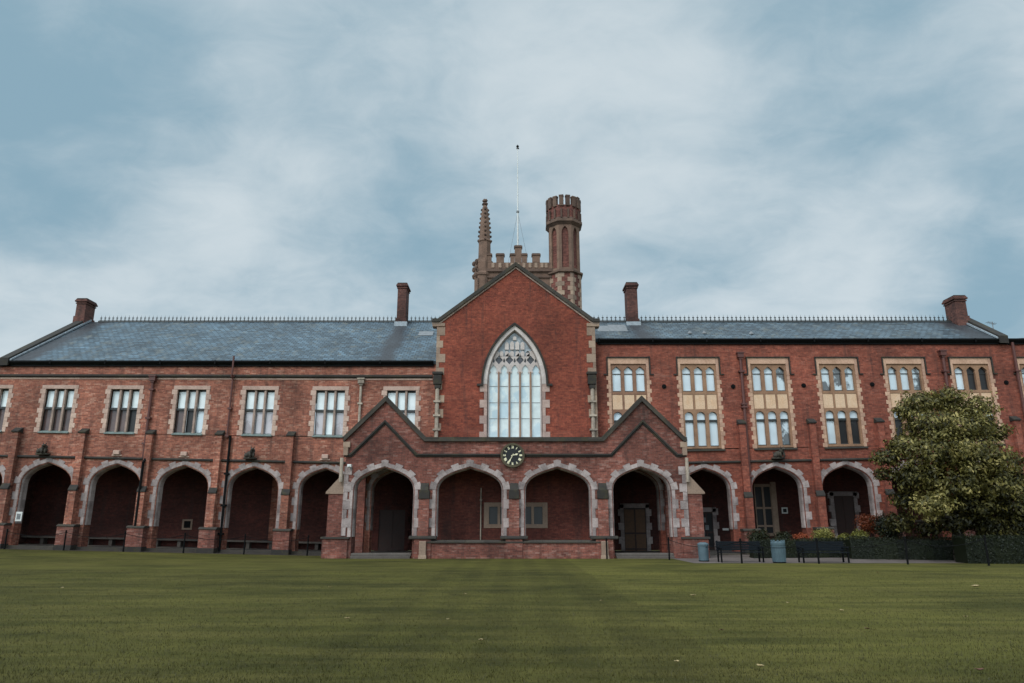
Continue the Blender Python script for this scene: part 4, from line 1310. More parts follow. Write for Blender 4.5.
plate(725.5, 529.3, .36, .12, YB - .01, 'narrow white plate on the dark wall in the first arch right of the porch')
plate(784.5, 510.5, .36, .36, YB - .01, 'square white framed notice beside the tall cloister window', 'white', 'pane_dark')
for k, (u, y, lb) in enumerate(((703.5, 520, 'upper white paper notice on the dark glazed cloister door'), (706.5, 527.5, 'middle white paper notice on the dark glazed cloister door'), (702.5, 533, 'lowest white paper notice on the dark glazed cloister door'))):
    x, z = X(u, y, YB), Z(y, YB)
    m = MB(); m.box(x - .11, x + .11, YB - .135, YB - .128, z - .14, z + .14); tag(m.build('paper_notice', M['metal_grey']), lb, 'notice', 'notices on the cloister door')

# ================================================================== GROUND
def lawn_mat(name):
    t = NT(name); o = t.obj()
    sep = t.new('ShaderNodeSeparateXYZ'); t.l.new(o, sep.inputs[0])
    x, y = sep.outputs[0], sep.outputs[1]
    wob = t.math('MULTIPLY', t.math('SUBTRACT', t.noise(o, .5, 3, .5), .5), .35)
    xw = t.math('ADD', x, wob)
    fine = t.math('SINE', t.math('MULTIPLY', xw, 2*PI/1.02))
    fine = t.rng(fine, -.4, .4, 0, 1)
    inside = t.rng(t.math('ABSOLUTE', xw), 2.45, 2.62, 1, 0)
    yw = t.math('ADD', y, t.math('MULTIPLY', t.math('SUBTRACT', t.noise(o, .25, 3, .5), .5), 2.4))
    broad = t.rng(t.math('SINE', t.math('MULTIPLY', yw, 2*PI/3.1)), -.35, .35, 0, 1)
    side = t.rng(x, 2.5, 2.7, .08, .34)
    lay = t.math('ADD', t.math('MULTIPLY', inside, t.math('MULTIPLY', t.math('SUBTRACT', fine, .5), .13)),
                 t.math('MULTIPLY', t.math('SUBTRACT', 1, inside), t.math('ADD', t.math('MULTIPLY', t.math('SUBTRACT', broad, .5), .09), side)))
    n1 = t.noise(o, .22, 6, .65); n2 = t.noise(o, 1.7, 6, .7); n3 = t.noise(o, 16, 4, .75)
    streak = t.noise(o, 1, 5, .65, (.25, 1.6, 1))
    col = t.mix(t.rng(n1, .38, .62, 0, 1), lin(54, 54, 21), lin(80, 77, 33))
    col = t.mix(t.rng(streak, .42, .68, 0, .65), col, lin(98, 90, 46))
    col = t.mix(t.rng(n2, .56, .74, 0, .75), col, lin(44, 42, 16))
    col = t.mix(t.rng(t.noise(o, 6, 5, .75), .62, .72, 0, .7), col, lin(44, 36, 20))
    v = t.math('ADD', t.math('ADD', 1, lay), t.math('MULTIPLY', t.math('SUBTRACT', n3, .5), 1.0))
    col = t.mix(1, col, t.gray(v), 'MULTIPLY')
    t.bump(t.math('ADD', n3, t.math('MULTIPLY', n2, .6)), .9, .04)
    return t.done(col, .95, **{'Specular IOR Level': .15})
M['lawn'] = lawn_mat('lawn')
t = NT('path'); o_ = t.obj()
c_ = t.mix(t.rng(t.noise(o_, 1.1, 5, .65), .35, .65, 0, 1), lin(84, 74, 69), lin(108, 96, 91))
c_ = t.mix(1, c_, t.gray(t.rng(t.noise(o_, 60, 3, .7), .3, .7, .7, 1.3)), 'MULTIPLY'); t.bump(t.noise(o_, 60, 3, .7), .5, .01)
M['path'] = t.done(c_, .9)
M['soil'] = paint_mat('soil', lin(58, 46, 38), .95, .4, 9)

def sheet(name, xs, ys, zoff, mat, inside=None):
    m = MB(); idx = {}
    for j, y in enumerate(ys):
        for i, x in enumerate(xs): m.v.append((x, y, gz(x, y) + zoff))
    nx = len(xs)
    for j in range(len(ys) - 1):
        for i in range(nx - 1):
            cxm, cym = (xs[i] + xs[i+1])/2, (ys[j] + ys[j+1])/2
            if inside is None or inside(cxm, cym): m.f.append((j*nx+i, j*nx+i+1, (j+1)*nx+i+1, (j+1)*nx+i))
    o = m.build(name, mat, recalc=False); o['kind'] = 'structure'
    return o
fr = lambda a, b, n: [a + (b-a)*i/n for i in range(n+1)]
m = MB(); m.add([(-600, -300, -.45), (600, -300, -.45), (600, 900, -.45), (-600, 900, -.45)], [(0, 1, 2, 3)])
g = m.build('ground', M['lawn'], recalc=False); g['kind'] = 'structure'
sheet('lawn', fr(-60, 60, 80), fr(-30, 41, 71), 0, M['lawn'])
PY0 = 32.3
sheet('path', fr(X(690, 560, 33), 60, 40), fr(PY0, YW - .4, 12), .006, M['path'])
sheet('path', fr(-60, PXL - .3, 40), fr(YW - .95, YW + .2, 3), .006, M['soil'])

# grass blades on the nearer lawn
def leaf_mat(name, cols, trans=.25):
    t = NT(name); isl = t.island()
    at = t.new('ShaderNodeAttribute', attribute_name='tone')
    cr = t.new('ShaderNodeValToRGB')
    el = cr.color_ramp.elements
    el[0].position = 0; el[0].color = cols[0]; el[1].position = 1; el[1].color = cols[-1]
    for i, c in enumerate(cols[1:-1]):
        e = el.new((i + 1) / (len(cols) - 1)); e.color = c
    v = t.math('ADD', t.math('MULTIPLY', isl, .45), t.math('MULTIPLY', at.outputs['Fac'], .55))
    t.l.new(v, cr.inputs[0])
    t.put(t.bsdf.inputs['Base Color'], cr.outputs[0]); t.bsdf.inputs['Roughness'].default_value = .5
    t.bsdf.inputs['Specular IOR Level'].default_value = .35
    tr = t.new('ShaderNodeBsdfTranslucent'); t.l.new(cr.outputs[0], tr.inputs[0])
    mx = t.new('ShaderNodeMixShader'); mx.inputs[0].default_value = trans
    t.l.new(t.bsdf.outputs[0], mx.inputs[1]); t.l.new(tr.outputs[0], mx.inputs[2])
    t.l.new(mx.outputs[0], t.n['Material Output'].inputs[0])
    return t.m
def np_mesh(name, V, Fc, mat, tone=None, parent=None, k=None):
    """V (n,k,3) one polygon per row"""
    n, k, _ = V.shape
    me = bpy.data.meshes.new(name)
    me.vertices.add(n*k); me.vertices.foreach_set('co', V.reshape(-1).astype(np.float32))
    me.loops.add(n*k); me.loops.foreach_set('vertex_index', np.arange(n*k, dtype=np.int32))
    me.polygons.add(n); me.polygons.foreach_set('loop_start', np.arange(0, n*k, k, dtype=np.int32))
    me.update(calc_edges=True)
    if tone is not None:
        a = me.attributes.new('tone', 'FLOAT', 'FACE'); a.data.foreach_set('value', tone.astype(np.float32))
    me.materials.append(mat)
    o = bpy.data.objects.new(name, me); COL.objects.link(o)
    if parent is not None: o.parent = parent
    return o
rng = np.random.default_rng(3)
N = 170000
yy = 6.6 + 21 * rng.random(N) ** 2.1
xx = (rng.random(N) - .5) * 2 * (yy * .80 + 1.0)
hh = (.016 + .026 * rng.random(N)); a = rng.random(N) * 2 * PI; w = .0022 + .0022 * rng.random(N)
lx, ly = (rng.random(N) - .5) * .035, (rng.random(N) - .5) * .035
zz = np.zeros(N)
V = np.stack([np.stack([xx - w*np.cos(a), yy - w*np.sin(a), zz], 1), np.stack([xx + w*np.cos(a), yy + w*np.sin(a), zz], 1), np.stack([xx + lx, yy + ly, hh], 1)], 1)
tn = np.array([mnoise.noise(Vector((p*.9, q*.9, 3.1)))*.5 + .5 for p, q in zip(xx, yy)])
M['blade'] = leaf_mat('blade', [lin(34, 35, 12), lin(54, 53, 20), lin(76, 71, 30), lin(102, 92, 52)], .15)
go = np_mesh('grass', V, None, M['blade'], tn); tag(go, 'short mown grass of the lawn in the foreground', 'grass', kind='stuff')

# ================================================================== PLANTS
def scatter_leaves(blobs, per_m2, L, W, up=.35, inner=.25, droop=.0, seed=1):
    r = np.random.default_rng(seed)
    Vs = []; Ts = []
    for (c, rad, tone) in blobs:
        c = np.array(c); rad = np.array(rad)
        area = 4*PI*((rad[0]*rad[1])**1.6/3 + (rad[0]*rad[2])**1.6/3 + (rad[1]*rad[2])**1.6/3)**(1/1.6)
        n = int(area * per_m2)
        d = r.normal(size=(n, 3)); d /= np.linalg.norm(d, axis=1)[:, None]
        k = 1 - inner * r.random(n) ** 1.4 + .10 * r.normal(size=n)
        # uneven surface: knobbly clumps
        kn = np.array([mnoise.noise(Vector((c[0]*1.3 + q[0]*2.1, c[1] + q[1]*2.1, c[2] + q[2]*2.1))) for q in d])
        k = k * (1 + .62 * kn)
        p = c + d * rad * k[:, None]
        nrm = d + r.normal(size=(n, 3)) * .55 + np.array([0, 0, up]); nrm /= np.linalg.norm(nrm, axis=1)[:, None]
        ax = np.cross(nrm, r.normal(size=(n, 3))); ax /= np.linalg.norm(ax, axis=1)[:, None]
        ax[:, 2] -= droop; 
        bx = np.cross(nrm, ax)
        l = (L * (.65 + .7*r.random(n)))[:, None]; w = (W * (.7 + .6*r.random(n)))[:, None]
        fold = nrm * w * .35
        Vs.append(np.stack([p - ax*l*.5, p + bx*w*.5 + fold - ax*l*.05, p + ax*l*.5, p - bx*w*.5 + fold - ax*l*.05], 1))
        Ts.append(np.clip(tone + kn * .55 + r.normal(size=n)*.08, 0, 1))
    return np.concatenate(Vs), np.concatenate(Ts)
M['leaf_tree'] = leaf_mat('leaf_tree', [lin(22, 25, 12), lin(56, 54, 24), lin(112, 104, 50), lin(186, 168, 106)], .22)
M['leaf_dark'] = leaf_mat('leaf_dark', [lin(16, 20, 12), lin(28, 34, 18), lin(46, 50, 26), lin(74, 74, 38)], .2)
M['leaf_lime'] = leaf_mat('leaf_lime', [lin(66, 72, 28), lin(104, 104, 42), lin(140, 134, 66), lin(176, 164, 100)], .25)
M['leaf_rust'] = leaf_mat('leaf_rust', [lin(66, 32, 20), lin(104, 50, 28), lin(138, 70, 40), lin(120, 82, 52)], .25)
M['petal_orange'] = leaf_mat('petal_orange', [lin(112, 46, 24), lin(140, 64, 34), lin(156, 86, 48)], .2)
M['bark'] = stone_mat('bark', lin(50, 42, 35), .1, .5, lin(26, 22, 18))

TY = 34.4
tx0 = X(958, 540, TY)
tree = empty('tree', (tx0, TY, gz(tx0, TY))); tag(tree, 'broad evergreen tree with glossy yellowish leaves standing before the right wing', 'tree')
BL = [(920, 403, 19, .1, .62), (946, 400, 20, .3, .6), (975, 408, 19, .4, .58), (904, 412, 11, .2, .5), (930, 425, 27, -.4, .6), (964, 428, 28, -.6, .62), (992, 432, 17, .2, .5), (905, 446, 18, 0, .5), (887, 458, 14, .1, .35),  # last value is leaf tone; light top and shaded underside painted in
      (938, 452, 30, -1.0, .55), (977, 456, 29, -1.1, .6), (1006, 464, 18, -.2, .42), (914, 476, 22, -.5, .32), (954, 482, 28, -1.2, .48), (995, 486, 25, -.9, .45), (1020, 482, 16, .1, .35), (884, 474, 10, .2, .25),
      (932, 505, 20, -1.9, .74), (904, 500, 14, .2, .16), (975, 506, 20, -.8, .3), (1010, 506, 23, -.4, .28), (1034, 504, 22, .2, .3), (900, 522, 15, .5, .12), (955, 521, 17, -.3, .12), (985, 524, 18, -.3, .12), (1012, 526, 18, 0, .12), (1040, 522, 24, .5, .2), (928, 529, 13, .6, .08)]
blobs = []
for (u, y, r, dy, tone) in BL:
    Y = TY + dy; s = Y / F * .84
    z = Z(y, Y)
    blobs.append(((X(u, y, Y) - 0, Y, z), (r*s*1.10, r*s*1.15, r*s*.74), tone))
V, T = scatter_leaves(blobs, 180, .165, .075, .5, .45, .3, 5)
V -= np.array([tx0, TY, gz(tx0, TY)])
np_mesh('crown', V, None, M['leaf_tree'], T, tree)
m = MB()
def limb(p, q, r0, r1, depth=0):
    p, q = Vector(p), Vector(q); pts = [p]
    for i in range(1, 5):
        t = i/5; pts.append(p.lerp(q, t) + Vector(((rnd()-.5), (rnd()-.5), (rnd()-.5)*.5)) * .12 * (q-p).length * .5)
    pts.append(q)
    for i in range(5):
        a = r0 + (r1-r0)*i/5; b = r0 + (r1-r0)*(i+1)/5
        m.tube(pts[i], pts[i+1], a, b, 8)
base = Vector((tx0, TY, gz(tx0, TY) - .1))
fork = base + Vector((.1, .1, 1.7))
limb(base, fork, .32, .24)
for (c, rad, tone) in blobs: limb(fork + Vector((0, 0, (rnd()-.5)*.6)), Vector(c), .13, .03)
m.build('trunk', M['bark'], tree, smooth=True)

def hedge(name, label, cat, pts_ground, w, h, mat, seed, group=None, tone=.35, dens=520, L=.07):
    """clipped hedge along a ground polyline: solid twiggy core plus leaves"""
    m = MB(); r = np.random.default_rng(seed)
    P = [Vector((x, y)) for x, y in pts_ground]
    ctr = P[0].lerp(P[-1], .5)
    root_ = empty(name, (ctr.x, ctr.y, gz(ctr.x, ctr.y))); tag(root_, label, cat, group)
    Vs = []; Ts = []
    for a, b in zip(P, P[1:]):
        d = (b - a); L_ = d.length; d.normalize(); nrm = Vector((-d.y, d.x))
        k = max(1, int(L_/.5))
        for i in range(k):
            p, q = a + d*(L_*i/k), a + d*(L_*(i+1)/k)
            zz = gz(p.x, p.y)
            c4 = [p + nrm*w*.44, p - nrm*w*.44, q - nrm*w*.44, q + nrm*w*.44]
            m.xy([(c.x, c.y) for c in c4], zz - .1, zz + h*.93)
        n = int(L_ * (w + 2*h) * dens)
        s = r.random(n) * L_; per = r.random(n) * (w + 2*h)
        side = np.where(per < h, -w/2, np.where(per < h + w, per - h - w/2, w/2))
        zl = np.where(per < h, per, np.where(per < h + w, h, per - h - w))
        nx = np.where(per < h, -1., np.where(per < h + w, 0., 1.)); nz = np.where((per >= h) & (per < h + w), 1., .0)
        bmp = np.array([mnoise.noise(Vector((q*.9, e*1.3, f*1.3 + seed))) for q, e, f in zip(s, side, zl)])
        sd = side + nx * (.10*bmp + .03*r.normal(size=n)); zl2 = np.maximum(.02, zl + nz*(.09*bmp + .03*r.normal(size=n)))
        x = a.x + d.x*s + nrm.x*sd; y = a.y + d.y*s + nrm.y*sd
        z = zl2 + np.array([gz(q, e) for q, e in zip(x, y)])
        pos = np.stack([x, y, z], 1)
        N3 = np.stack([nrm.x*nx, nrm.y*nx, nz], 1) + r.normal(size=(n, 3))*.7; N3 /= np.linalg.norm(N3, axis=1)[:, None]
        ax = np.cross(N3, r.normal(size=(n, 3))); ax /= np.linalg.norm(ax, axis=1)[:, None]; bx = np.cross(N3, ax)
        l = (L*(.7 + .6*r.random(n)))[:, None]; ww = l*.55
        Vs.append(np.stack([pos - ax*l*.5, pos + bx*ww*.5, pos + ax*l*.5, pos - bx*ww*.5], 1)); Ts.append(np.clip(tone + .5*bmp + .25*nz, 0, 1))
    m.build('twigs', M['leaf_dark'], root_)
    V = np.concatenate(Vs) - np.array(root_.location)
    np_mesh('foliage', V, None, mat, np.concatenate(Ts), root_)
    return root_
def gp(u, Y): return ((u - 512) * (Y*CT - H*ST) / F, Y)
hedge('hedge', 'low clipped hedge behind the two benches', 'hedge', [gp(752, 36.6), gp(848, 36.4)], .8, .85, M['leaf_dark'], 11, 'clipped hedges', .3)
hedge('hedge', 'low clipped hedge running under the tree', 'hedge', [gp(850, 35.6), gp(955, 34.8)], .9, .95, M['leaf_dark'], 12, 'clipped hedges', .25)
hedge('hedge', 'taller hedge in front at the right edge with rounded end', 'hedge', [gp(962, 32.6), gp(1060, 32.2)], 1.2, 1.12, M['leaf_dark'], 13, 'clipped hedges', .22)
hedge('hedge', 'far hedge strip behind the tree at the right edge', 'hedge', [gp(985, 38.2), gp(1060, 38.0)], 1.0, 1.5, M['leaf_dark'], 14, 'clipped hedges', .35)

def bush(name, label, cat, u, y, Y, r, mat, seed, group=None, tone=.5, L=.09, W=.05, dens=300):
    x = X(u, y, Y); z = Z(y, Y); g0 = gz(x, Y)
    ro = empty(name, (x, Y, g0)); tag(ro, label, cat, group)
    rr = np.random.default_rng(seed)
    bl = [((x + (rr.random()-.5)*r*1.1, Y + (rr.random()-.5)*r*.7, z + (rr.random()-.5)*r*.5), (r*.62, r*.55, r*.5), tone + .15*(rr.random()-.5)) for _ in range(5)]
    V, T = scatter_leaves(bl, dens, L, W, .5, .5, .1, seed)
    V = V[V[:, :, 2].min(1) > g0]if False else V
    T = T[:len(V)]
    np_mesh('foliage', V - np.array(ro.location), None, mat, T, ro)
    m = MB()
    for b in bl: m.tube((x, Y, g0 - .05), b[0], .03, .012, 5)
    m.build('stems', M['bark'], ro)
    return ro
bush('shrub', 'rusty orange leaved shrub left of the tree', 'shrub', 868, 525, 37.6, .75, M['leaf_rust'], 21, None, .5)
bush('shrub', 'lime green mound of foliage below the rusty shrub', 'shrub', 862, 537, 36.9, .5, M['leaf_lime'], 22, 'small shrubs by the benches', .35)
bush('shrub', 'pale yellow green shrub between the orange flowers and the rusty shrub', 'shrub', 824, 535, 37.2, .62, M['leaf_lime'], 23, 'small shrubs by the benches', .6)
bush('shrub', 'low dark green shrub above the left bench', 'shrub', 757, 536.5, 37.4, .5, M['leaf_dark'], 24, 'small shrubs by the benches', .6)
bush('shrub', 'dark shrub under the right of the rusty shrub and tree', 'shrub', 893, 528, 36.6, .9, M['leaf_dark'], 25, 'small shrubs by the benches', .3)
bush('shrub', 'yellow green low shrub to the right of the pale one', 'shrub', 842, 538, 37.0, .42, M['leaf_lime'], 26, 'small shrubs by the benches', .4)
bush('flower_bed', 'clump of bright orange flowers behind the second bin', 'flowers', 800, 538, 36.9, .42, M['petal_orange'], 27, None, .5, .08, .06)
bush('shrub', 'green leaves just left of the orange flowers', 'shrub', 783, 538, 37.1, .42, M['leaf_dark'], 28, 'small shrubs by the benches', .5)
M['dark_core'] = M['leaf_dark']

# ================================================================== STREET FURNITURE
def bench(name, u, Y, length, label):
    x, y = gp(u, Y); z0 = gz(x, Y)
    r = empty(name, (x, y, z0)); tag(r, label, 'bench', 'benches beside the path')
    h = length/2
    m = MB()
    for i in range(5): m.box(x - h, x + h, y - .08 - .09*i - .08 + .0, y - .08 - .09*i, z0 + .42, z0 + .455)
    m.build('seat', M['bench'], r, bevel=.006)
    m = MB()
    for i in range(4):
        zz = z0 + .50 + i*.1; yo = y + .0 + i*.02
        m.box(x - h, x + h, yo, yo + .03, zz, zz + .092)
    m.build('backrest', M['bench'], r, bevel=.006)
    for s in (-1, 1):
        xx_ = x + s*(h - .08)
        m = MB()
        m.box(xx_ - .03, xx_ + .03, y + .02, y + .09, z0 - .05, z0 + .5); m.prism([(xx_ - .03, y + .03, z0 + .5), (xx_ + .03, y + .03, z0 + .5), (xx_ + .03, y + .1, z0 + .5), (xx_ - .03, y + .1, z0 + .5)], (0, .07, .42))
        m.build('leg', M['metal_black'], r)
        m = MB(); m.box(xx_ - .03, xx_ + .03, y - .50, y - .44, z0 - .05, z0 + .62); m.build('leg', M['metal_black'], r)
        m = MB(); m.box(xx_ - .04, xx_ + .04, y - .54, y + .06, z0 + .621, z0 + .66); m.build('armrest', M['bench'], r, bevel=.008)
    return r
b1 = bench('bench', 739.5, 33.4, 2.0, 'dark blue slatted bench between the two bins')
bench('bench', 822, 33.0, 2.12, 'dark blue slatted bench to the right of the second bin')
plate_b = None
def bin_(u, Y, r_, h_, label, ribs):
    x, y = gp(u, Y); z0 = gz(x, Y)
    r = empty('litter_bin', (x, y, z0)); tag(r, label, 'bin', 'litter bins on the path')
    m = MB(); m.lathe(x, y, [(r_*.86, z0), (r_*.88, z0 + .03), (r_*.96, z0 + h_*.8), (r_*.98, z0 + h_*.82)], 24)
    if ribs:
        for i in range(20):
            t = 2*PI*i/20; rr = r_*.96
            m.tube((x + rr*.94*math.cos(t), y + rr*.94*math.sin(t), z0 + .06), (x + rr*math.cos(t), y + rr*math.sin(t), z0 + h_*.78), .018, .018, 5)
    m.build('body', M['bin_blue'], r, smooth=False)
    m = MB(); m.lathe(x, y, [(r_*1.02, z0 + h_*.82), (r_*1.04, z0 + h_*.9)] + ([(r_*.9, z0 + h_*.95), (r_*.5, z0 + h_)] if not ribs else [(r_*1.04, z0 + h_*.94), (r_*.8, z0 + h_*.99)]), 24)
    m.build('lid', M['bin_blue'], r)
    m = MB(); m.lathe(x, y, [(r_*.9, z0 + .0), (r_*.92, z0 + .05)], 24)
    m.build('base', M['metal_black'], r)
    if ribs:
        m = MB()
        for i in range(10):
            t = 2*PI*i/10
            m.box(x + r_*.9*math.cos(t) - .03, x + r_*.9*math.cos(t) + .03, y + r_*.9*math.sin(t) - .03, y + r_*.9*math.sin(t) + .03, z0 + h_*.94, z0 + h_*1.05)
        m.build('rim_lugs', M['bin_blue'], r)
bin_(704, 33.9, .25, .84, 'smooth pale blue litter bin beside the right porch buttress', False)
bin_(779.5, 32.6, .30, .92, 'ribbed blue litter bin between the two benches', True)

def post(u, Y, h, label, proto=[None]):
    x, y = gp(u, Y); z0 = gz(x, Y)
    if proto[0] is None:
        r = empty('barrier_post', (0, 0, 0))
        m = MB(); m.lathe(0, 0, [(.05, -.3), (.05, .0), (.042, .02), (.036, .9), (.036, .92)], 10); m.build('shaft', M['metal_black'], r)
        m = MB(); m.lathe(0, 0, [(.055, .92), (.055, .95), (.03, .96), (.05, 1.0), (.03, 1.04), (.008, 1.05)], 10); m.build('finial', M['metal_black'], r)
        proto[0] = r
    else: r = copy_tree(proto[0])
    r.location = (x, y, z0); r.scale = (1, 1, h)
    tag(r, label, 'post', 'black posts along the lawn edge')
    return Vector((x, y, z0 + h * .93))
YL = YW - 1.0
left = [(3, 'black post at the left edge of the lawn, leftmost of all'), (62.5, 'black post just right of the leftmost whole arch'), (122.5, 'black post in front of the second arch from the left'),
        (182.8, 'black post in front of the third arch from the left'), (243.5, 'black post in front of the fourth arch from the left'), (307, 'black post left of the porch corner buttress')]
pl = [post(u, YL, 1.0, lb) for u, lb in left]
pm = [post(607, YP - .75, .95, 'short black post beside the right end of the low porch wall')]
right = [(669.5, YP - 1.6, 1.0, 'black post at the right foot of the porch steps'), (742, 32.2, 1.0, 'black post standing in front of the left bench'), (819, 31.9, 1.03, 'black post standing in front of the right bench'),
         (908, 31.4, 1.1, 'black post before the low hedge under the tree'), (989, 30.4, 1.15, 'black post before the hedge at the right edge')]
pr_ = [post(u, Y, h, lb) for u, Y, h, lb in right]
def chain(a, b, label, sag=.22):
    pts = []
    for i in range(13):
        t = i/12; p = a.lerp(b, t); p.z -= sag * 4 * t * (1 - t); pts.append(p)
    m = MB(); m.path(pts, .013, 5)
    tag(m.build('barrier_chain', M['metal_black']), label, 'chain', 'chains hung between the posts')
nm = ['leftmost post and the next', 'posts either side of the second arch from the left', 'posts of the second and third arches from the left', 'posts of the third and fourth arches from the left', 'fourth arch post and the porch buttress post']
for i in range(5): chain(pl[i], pl[i+1], 'thin black chain hung between the ' + nm[i])
nm = ['porch steps post and the left bench post', 'two posts standing in front of the benches', 'right bench post and the post under the tree', 'last two posts at the right edge']
for i in range(4): chain(pr_[i], pr_[i+1], 'thin black chain hung between the ' + nm[i], .3)

# ================================================================== FALLEN LEAVES
M['leaf_pale'] = paint_mat('leaf_pale', lin(158, 138, 98), .7, .3, 30)
M['leaf_brown'] = paint_mat('leaf_brown', lin(92, 60, 46), .7, .3, 30)
FL = [(482, 643.5, 'pale curled leaf lying near the middle of the foreground', 0, .14), (980, 674, 'pinkish brown leaf near the bottom right corner', 1, .13), (677, 665.5, 'pale yellow leaf right of centre near the bottom', 0, .10),
      (761, 670.5, 'tan leaf on the grass near the bottom, nearest below the benches', 0, .15), (722, 633, 'brown leaf lying in the dark patch below the left bench', 1, .1), (693, 597.5, 'pale leaf nearest the lower end of the right stripe', 0, .2),
      (602, 603, 'small pale leaf on the mown centre strip', 0, .13), (788, 605, 'tiny pale leaf in the middle of the right lawn', 0, .12), (842, 613, 'pale buff leaf below the right bench', 0, .14),
      (868, 632, 'dark tan leaf at the right of the lawn, below the buff one', 1, .14), (966, 619.5, 'small pale leaf near the right edge below the long one', 0, .12), (976, 588.5, 'long pale leaf near the right edge of the lawn', 0, .34),
      (878, 573.5, 'small leaf far back on the right lawn below the tree', 0, .16), (62, 589.5, 'small pale leaf on the far left of the lawn', 0, .14), (122, 572, 'small leaf far back on the left lawn', 0, .16),
      (330, 589, 'pale leaf on the lawn below the porch corner', 0, .15), (347, 621, 'pale leaf left of centre, lower than the others there', 0, .14), (448, 622, 'small tan leaf left of the curled one', 0, .11), (465, 596, 'small pale leaf on the left of the centre strip', 0, .12)]
for i, (u, y, lb, mt, s) in enumerate(FL):
    s *= .78
    x, Y = ground_at(u, y)
    m = MB(); a = rnd()*6.28; n = 7
    top = []
    ca, sa = math.cos(a), math.sin(a)
    vs = []; fs = []
    for k in range(n):
        t = k/(n-1) - .5
        w = s*.32*math.sin(PI*(k/(n-1))**.8) + .002
        zc = .035 + .05*s/.14*abs(t)**1.5 + .012*rnd()
        for q, zz in ((-w, zc + w*.5), (0, zc), (w, zc + w*.45)):
            lx_, ly_ = t*s, q
            vs.append((x + ca*lx_ - sa*ly_, Y + sa*lx_ + ca*ly_, zz))
    for k in range(n-1):
        for c in range(2): fs.append((k*3+c, k*3+c+1, k*3+c+4, k*3+c+3))
    m.add(vs, fs)
    tag(m.build('fallen_leaf', M['leaf_brown' if mt else 'leaf_pale'], recalc=False), lb, 'leaf', 'fallen leaves on the lawn')

# ================================================================== SKY AND LIGHT
w = bpy.data.worlds.new('World'); scene.world = w; w.use_nodes = True
nt = w.node_tree; nd, lk = nt.nodes, nt.links
bg = nd['Background']
SUN_EL, SUN_AZ = 44, 212        # degrees; azimuth clockwise from +Y
sky = nd.new('ShaderNodeTexSky'); sky.sky_type = 'NISHITA'; sky.sun_disc = False
sky.sun_elevation = math.radians(SUN_EL); sky.sun_rotation = math.radians(SUN_AZ)
sky.dust_density = 1.0
tc = nd.new('ShaderNodeTexCoord')
def mth(op, a, b=0.0):
    n = nd.new('ShaderNodeMath'); n.operation = op
    for i, v in enumerate((a, b)):
        if hasattr(v, 'node'): lk.new(v, n.inputs[i])
        else: n.inputs[i].default_value = v
    return n.outputs[0]
sp_ = nd.new('ShaderNodeSeparateXYZ'); lk.new(tc.outputs['Generated'], sp_.inputs[0])
zc = mth('ADD', mth('MAXIMUM', sp_.outputs[2], 0.0), .32)          # cloud layer seen in perspective
cb = nd.new('ShaderNodeCombineXYZ'); lk.new(mth('DIVIDE', sp_.outputs[0], zc), cb.inputs[0]); lk.new(mth('DIVIDE', sp_.outputs[1], zc), cb.inputs[1])
def cl_noise(scale, detail, rough, off, dist=.0):
    mp = nd.new('ShaderNodeMapping'); lk.new(cb.outputs[0], mp.inputs[0]); mp.inputs['Location'].default_value = off; mp.inputs['Scale'].default_value = (1, 1.25, 1); mp.inputs['Rotation'].default_value = (0, 0, .5)
    n = nd.new('ShaderNodeTexNoise'); lk.new(mp.outputs[0], n.inputs[0]); n.inputs['Scale'].default_value = scale; n.inputs['Detail'].default_value = detail; n.inputs['Roughness'].default_value = rough; n.inputs['Distortion'].default_value = dist
    return n.outputs[0]
def rngw(v, a, b, c, d):
    n = nd.new('ShaderNodeMapRange'); n.interpolation_type = 'SMOOTHSTEP'; lk.new(v, n.inputs[0])
    for i, q in enumerate((a, b, c, d)): n.inputs[i+1].default_value = q
    return n.outputs[0]
n1 = cl_noise(1.15, 5, .5, (3.1, 1.7, 0), .3); n2 = cl_noise(3.2, 6, .55, (7, 2, 0), .4)
n3 = cl_noise(8, 5, .6, (2, 5, 0), .6)
dens = mth('ADD', mth('ADD', mth('MULTIPLY', n1, .42), mth('MULTIPLY', n2, .38)), mth('MULTIPLY', n3, .20))
def mixw(f, a, b):
    n = nd.new('ShaderNodeMix'); n.data_type = 'RGBA'
    for i, v in ((0, f), (6, a), (7, b)):
        if hasattr(v, 'node'): lk.new(v, n.inputs[i])
        else: n.inputs[i].default_value = v
    return n.outputs[2]
BANKS = [(-38.9, 29.4, 16, -0.16), (-34.8, 23.5, 9, -0.06), (-24.5, 28.5, 13, 0.05), (4.4, 33.7, 15, 0.07), (16.3, 28.4, 9, 0.06), (-17.4, 19.3, 10, 0.07), (28.6, 33.1, 11, -0.1), (34.4, 24.3, 9, -0.09), (33.7, 15.9, 6.5, -0.16), (36.1, 14.5, 5, -0.1), (27.6, 20.5, 9, 0.09), (38.1, 29.7, 8, 0.03), (-2.1, 38.6, 8, -0.05), (-6.2, 23.1, 9, -0.05), (-16.5, 36.8, 9, -0.03), (-27.1, 20.2, 8, 0.03)]
K = 10.0
sc = lambda c: (c[0]*K, c[1]*K, c[2]*K, 1)
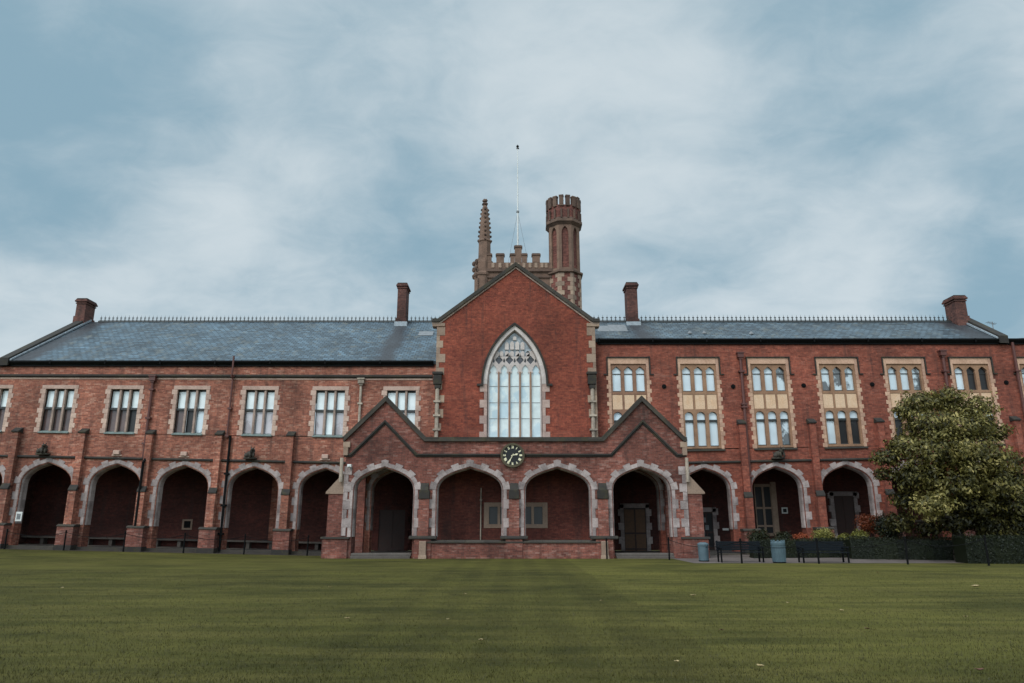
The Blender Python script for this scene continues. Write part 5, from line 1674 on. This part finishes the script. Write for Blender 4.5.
def patch(az, el, rad, amt):            # a broad darker or lighter bank of the overcast, by compass bearing and elevation
    a, e = math.radians(az), math.radians(el)
    n = nd.new('ShaderNodeVectorMath'); n.operation = 'DOT_PRODUCT'; lk.new(tc.outputs['Generated'], n.inputs[0])
    n.inputs[1].default_value = (math.sin(a)*math.cos(e), math.cos(a)*math.cos(e), math.sin(e))
    return rngw(n.outputs['Value'], math.cos(math.radians(rad)), 1.0, 0, amt)
for az, el, rad, amt in BANKS: dens = mth('ADD', dens, patch(az, el, rad, amt))
cloud = mixw(rngw(dens, .28, .66, 0, 1), sc(lin(141, 173, 190)), sc(lin(208, 220, 226)))
final = mixw(.94, sky.outputs[0], cloud)
# the veiled sun brightens the overcast round it, and the zenith is brighter than the horizon
glow = mth('ADD', mth('ADD', 1.0, patch(SUN_AZ, SUN_EL, 80, 1.5)), patch(0, 90, 48, .6))
gm = nd.new('ShaderNodeVectorMath'); gm.operation = 'SCALE'; lk.new(final, gm.inputs[0]); lk.new(glow, gm.inputs['Scale'])
final = gm.outputs[0]
lk.new(final, bg.inputs['Color']); bg.inputs['Strength'].default_value = .1
sd = bpy.data.lights.new('sun', 'SUN'); sd.energy = 1.3; sd.angle = math.radians(22); sd.color = (1, .96, .9)
so = bpy.data.objects.new('sun', sd); COL.objects.link(so)
el, az = math.radians(SUN_EL), math.radians(SUN_AZ)
dirv = Vector((math.sin(az)*math.cos(el), math.cos(az)*math.cos(el), math.sin(el)))
so.rotation_euler = dirv.to_track_quat('Z', 'Y').to_euler(); so.location = dirv * 80

cd = bpy.data.cameras.new('camera'); cd.sensor_width = 36; cd.lens = F / 1024 * 36; cd.clip_end = 3000; cd.clip_start = .1
co = bpy.data.objects.new('camera', cd); COL.objects.link(co)
co.location = (0, 0, H); co.rotation_euler = (PI/2 + TH, 0, 0)
scene.camera = co
vs = scene.view_settings
vs.view_transform = 'Standard'; vs.look = 'None'; vs.exposure = 0; vs.gamma = 1; vs.use_curve_mapping = False
scene.render.resolution_x, scene.render.resolution_y = 1024, 683
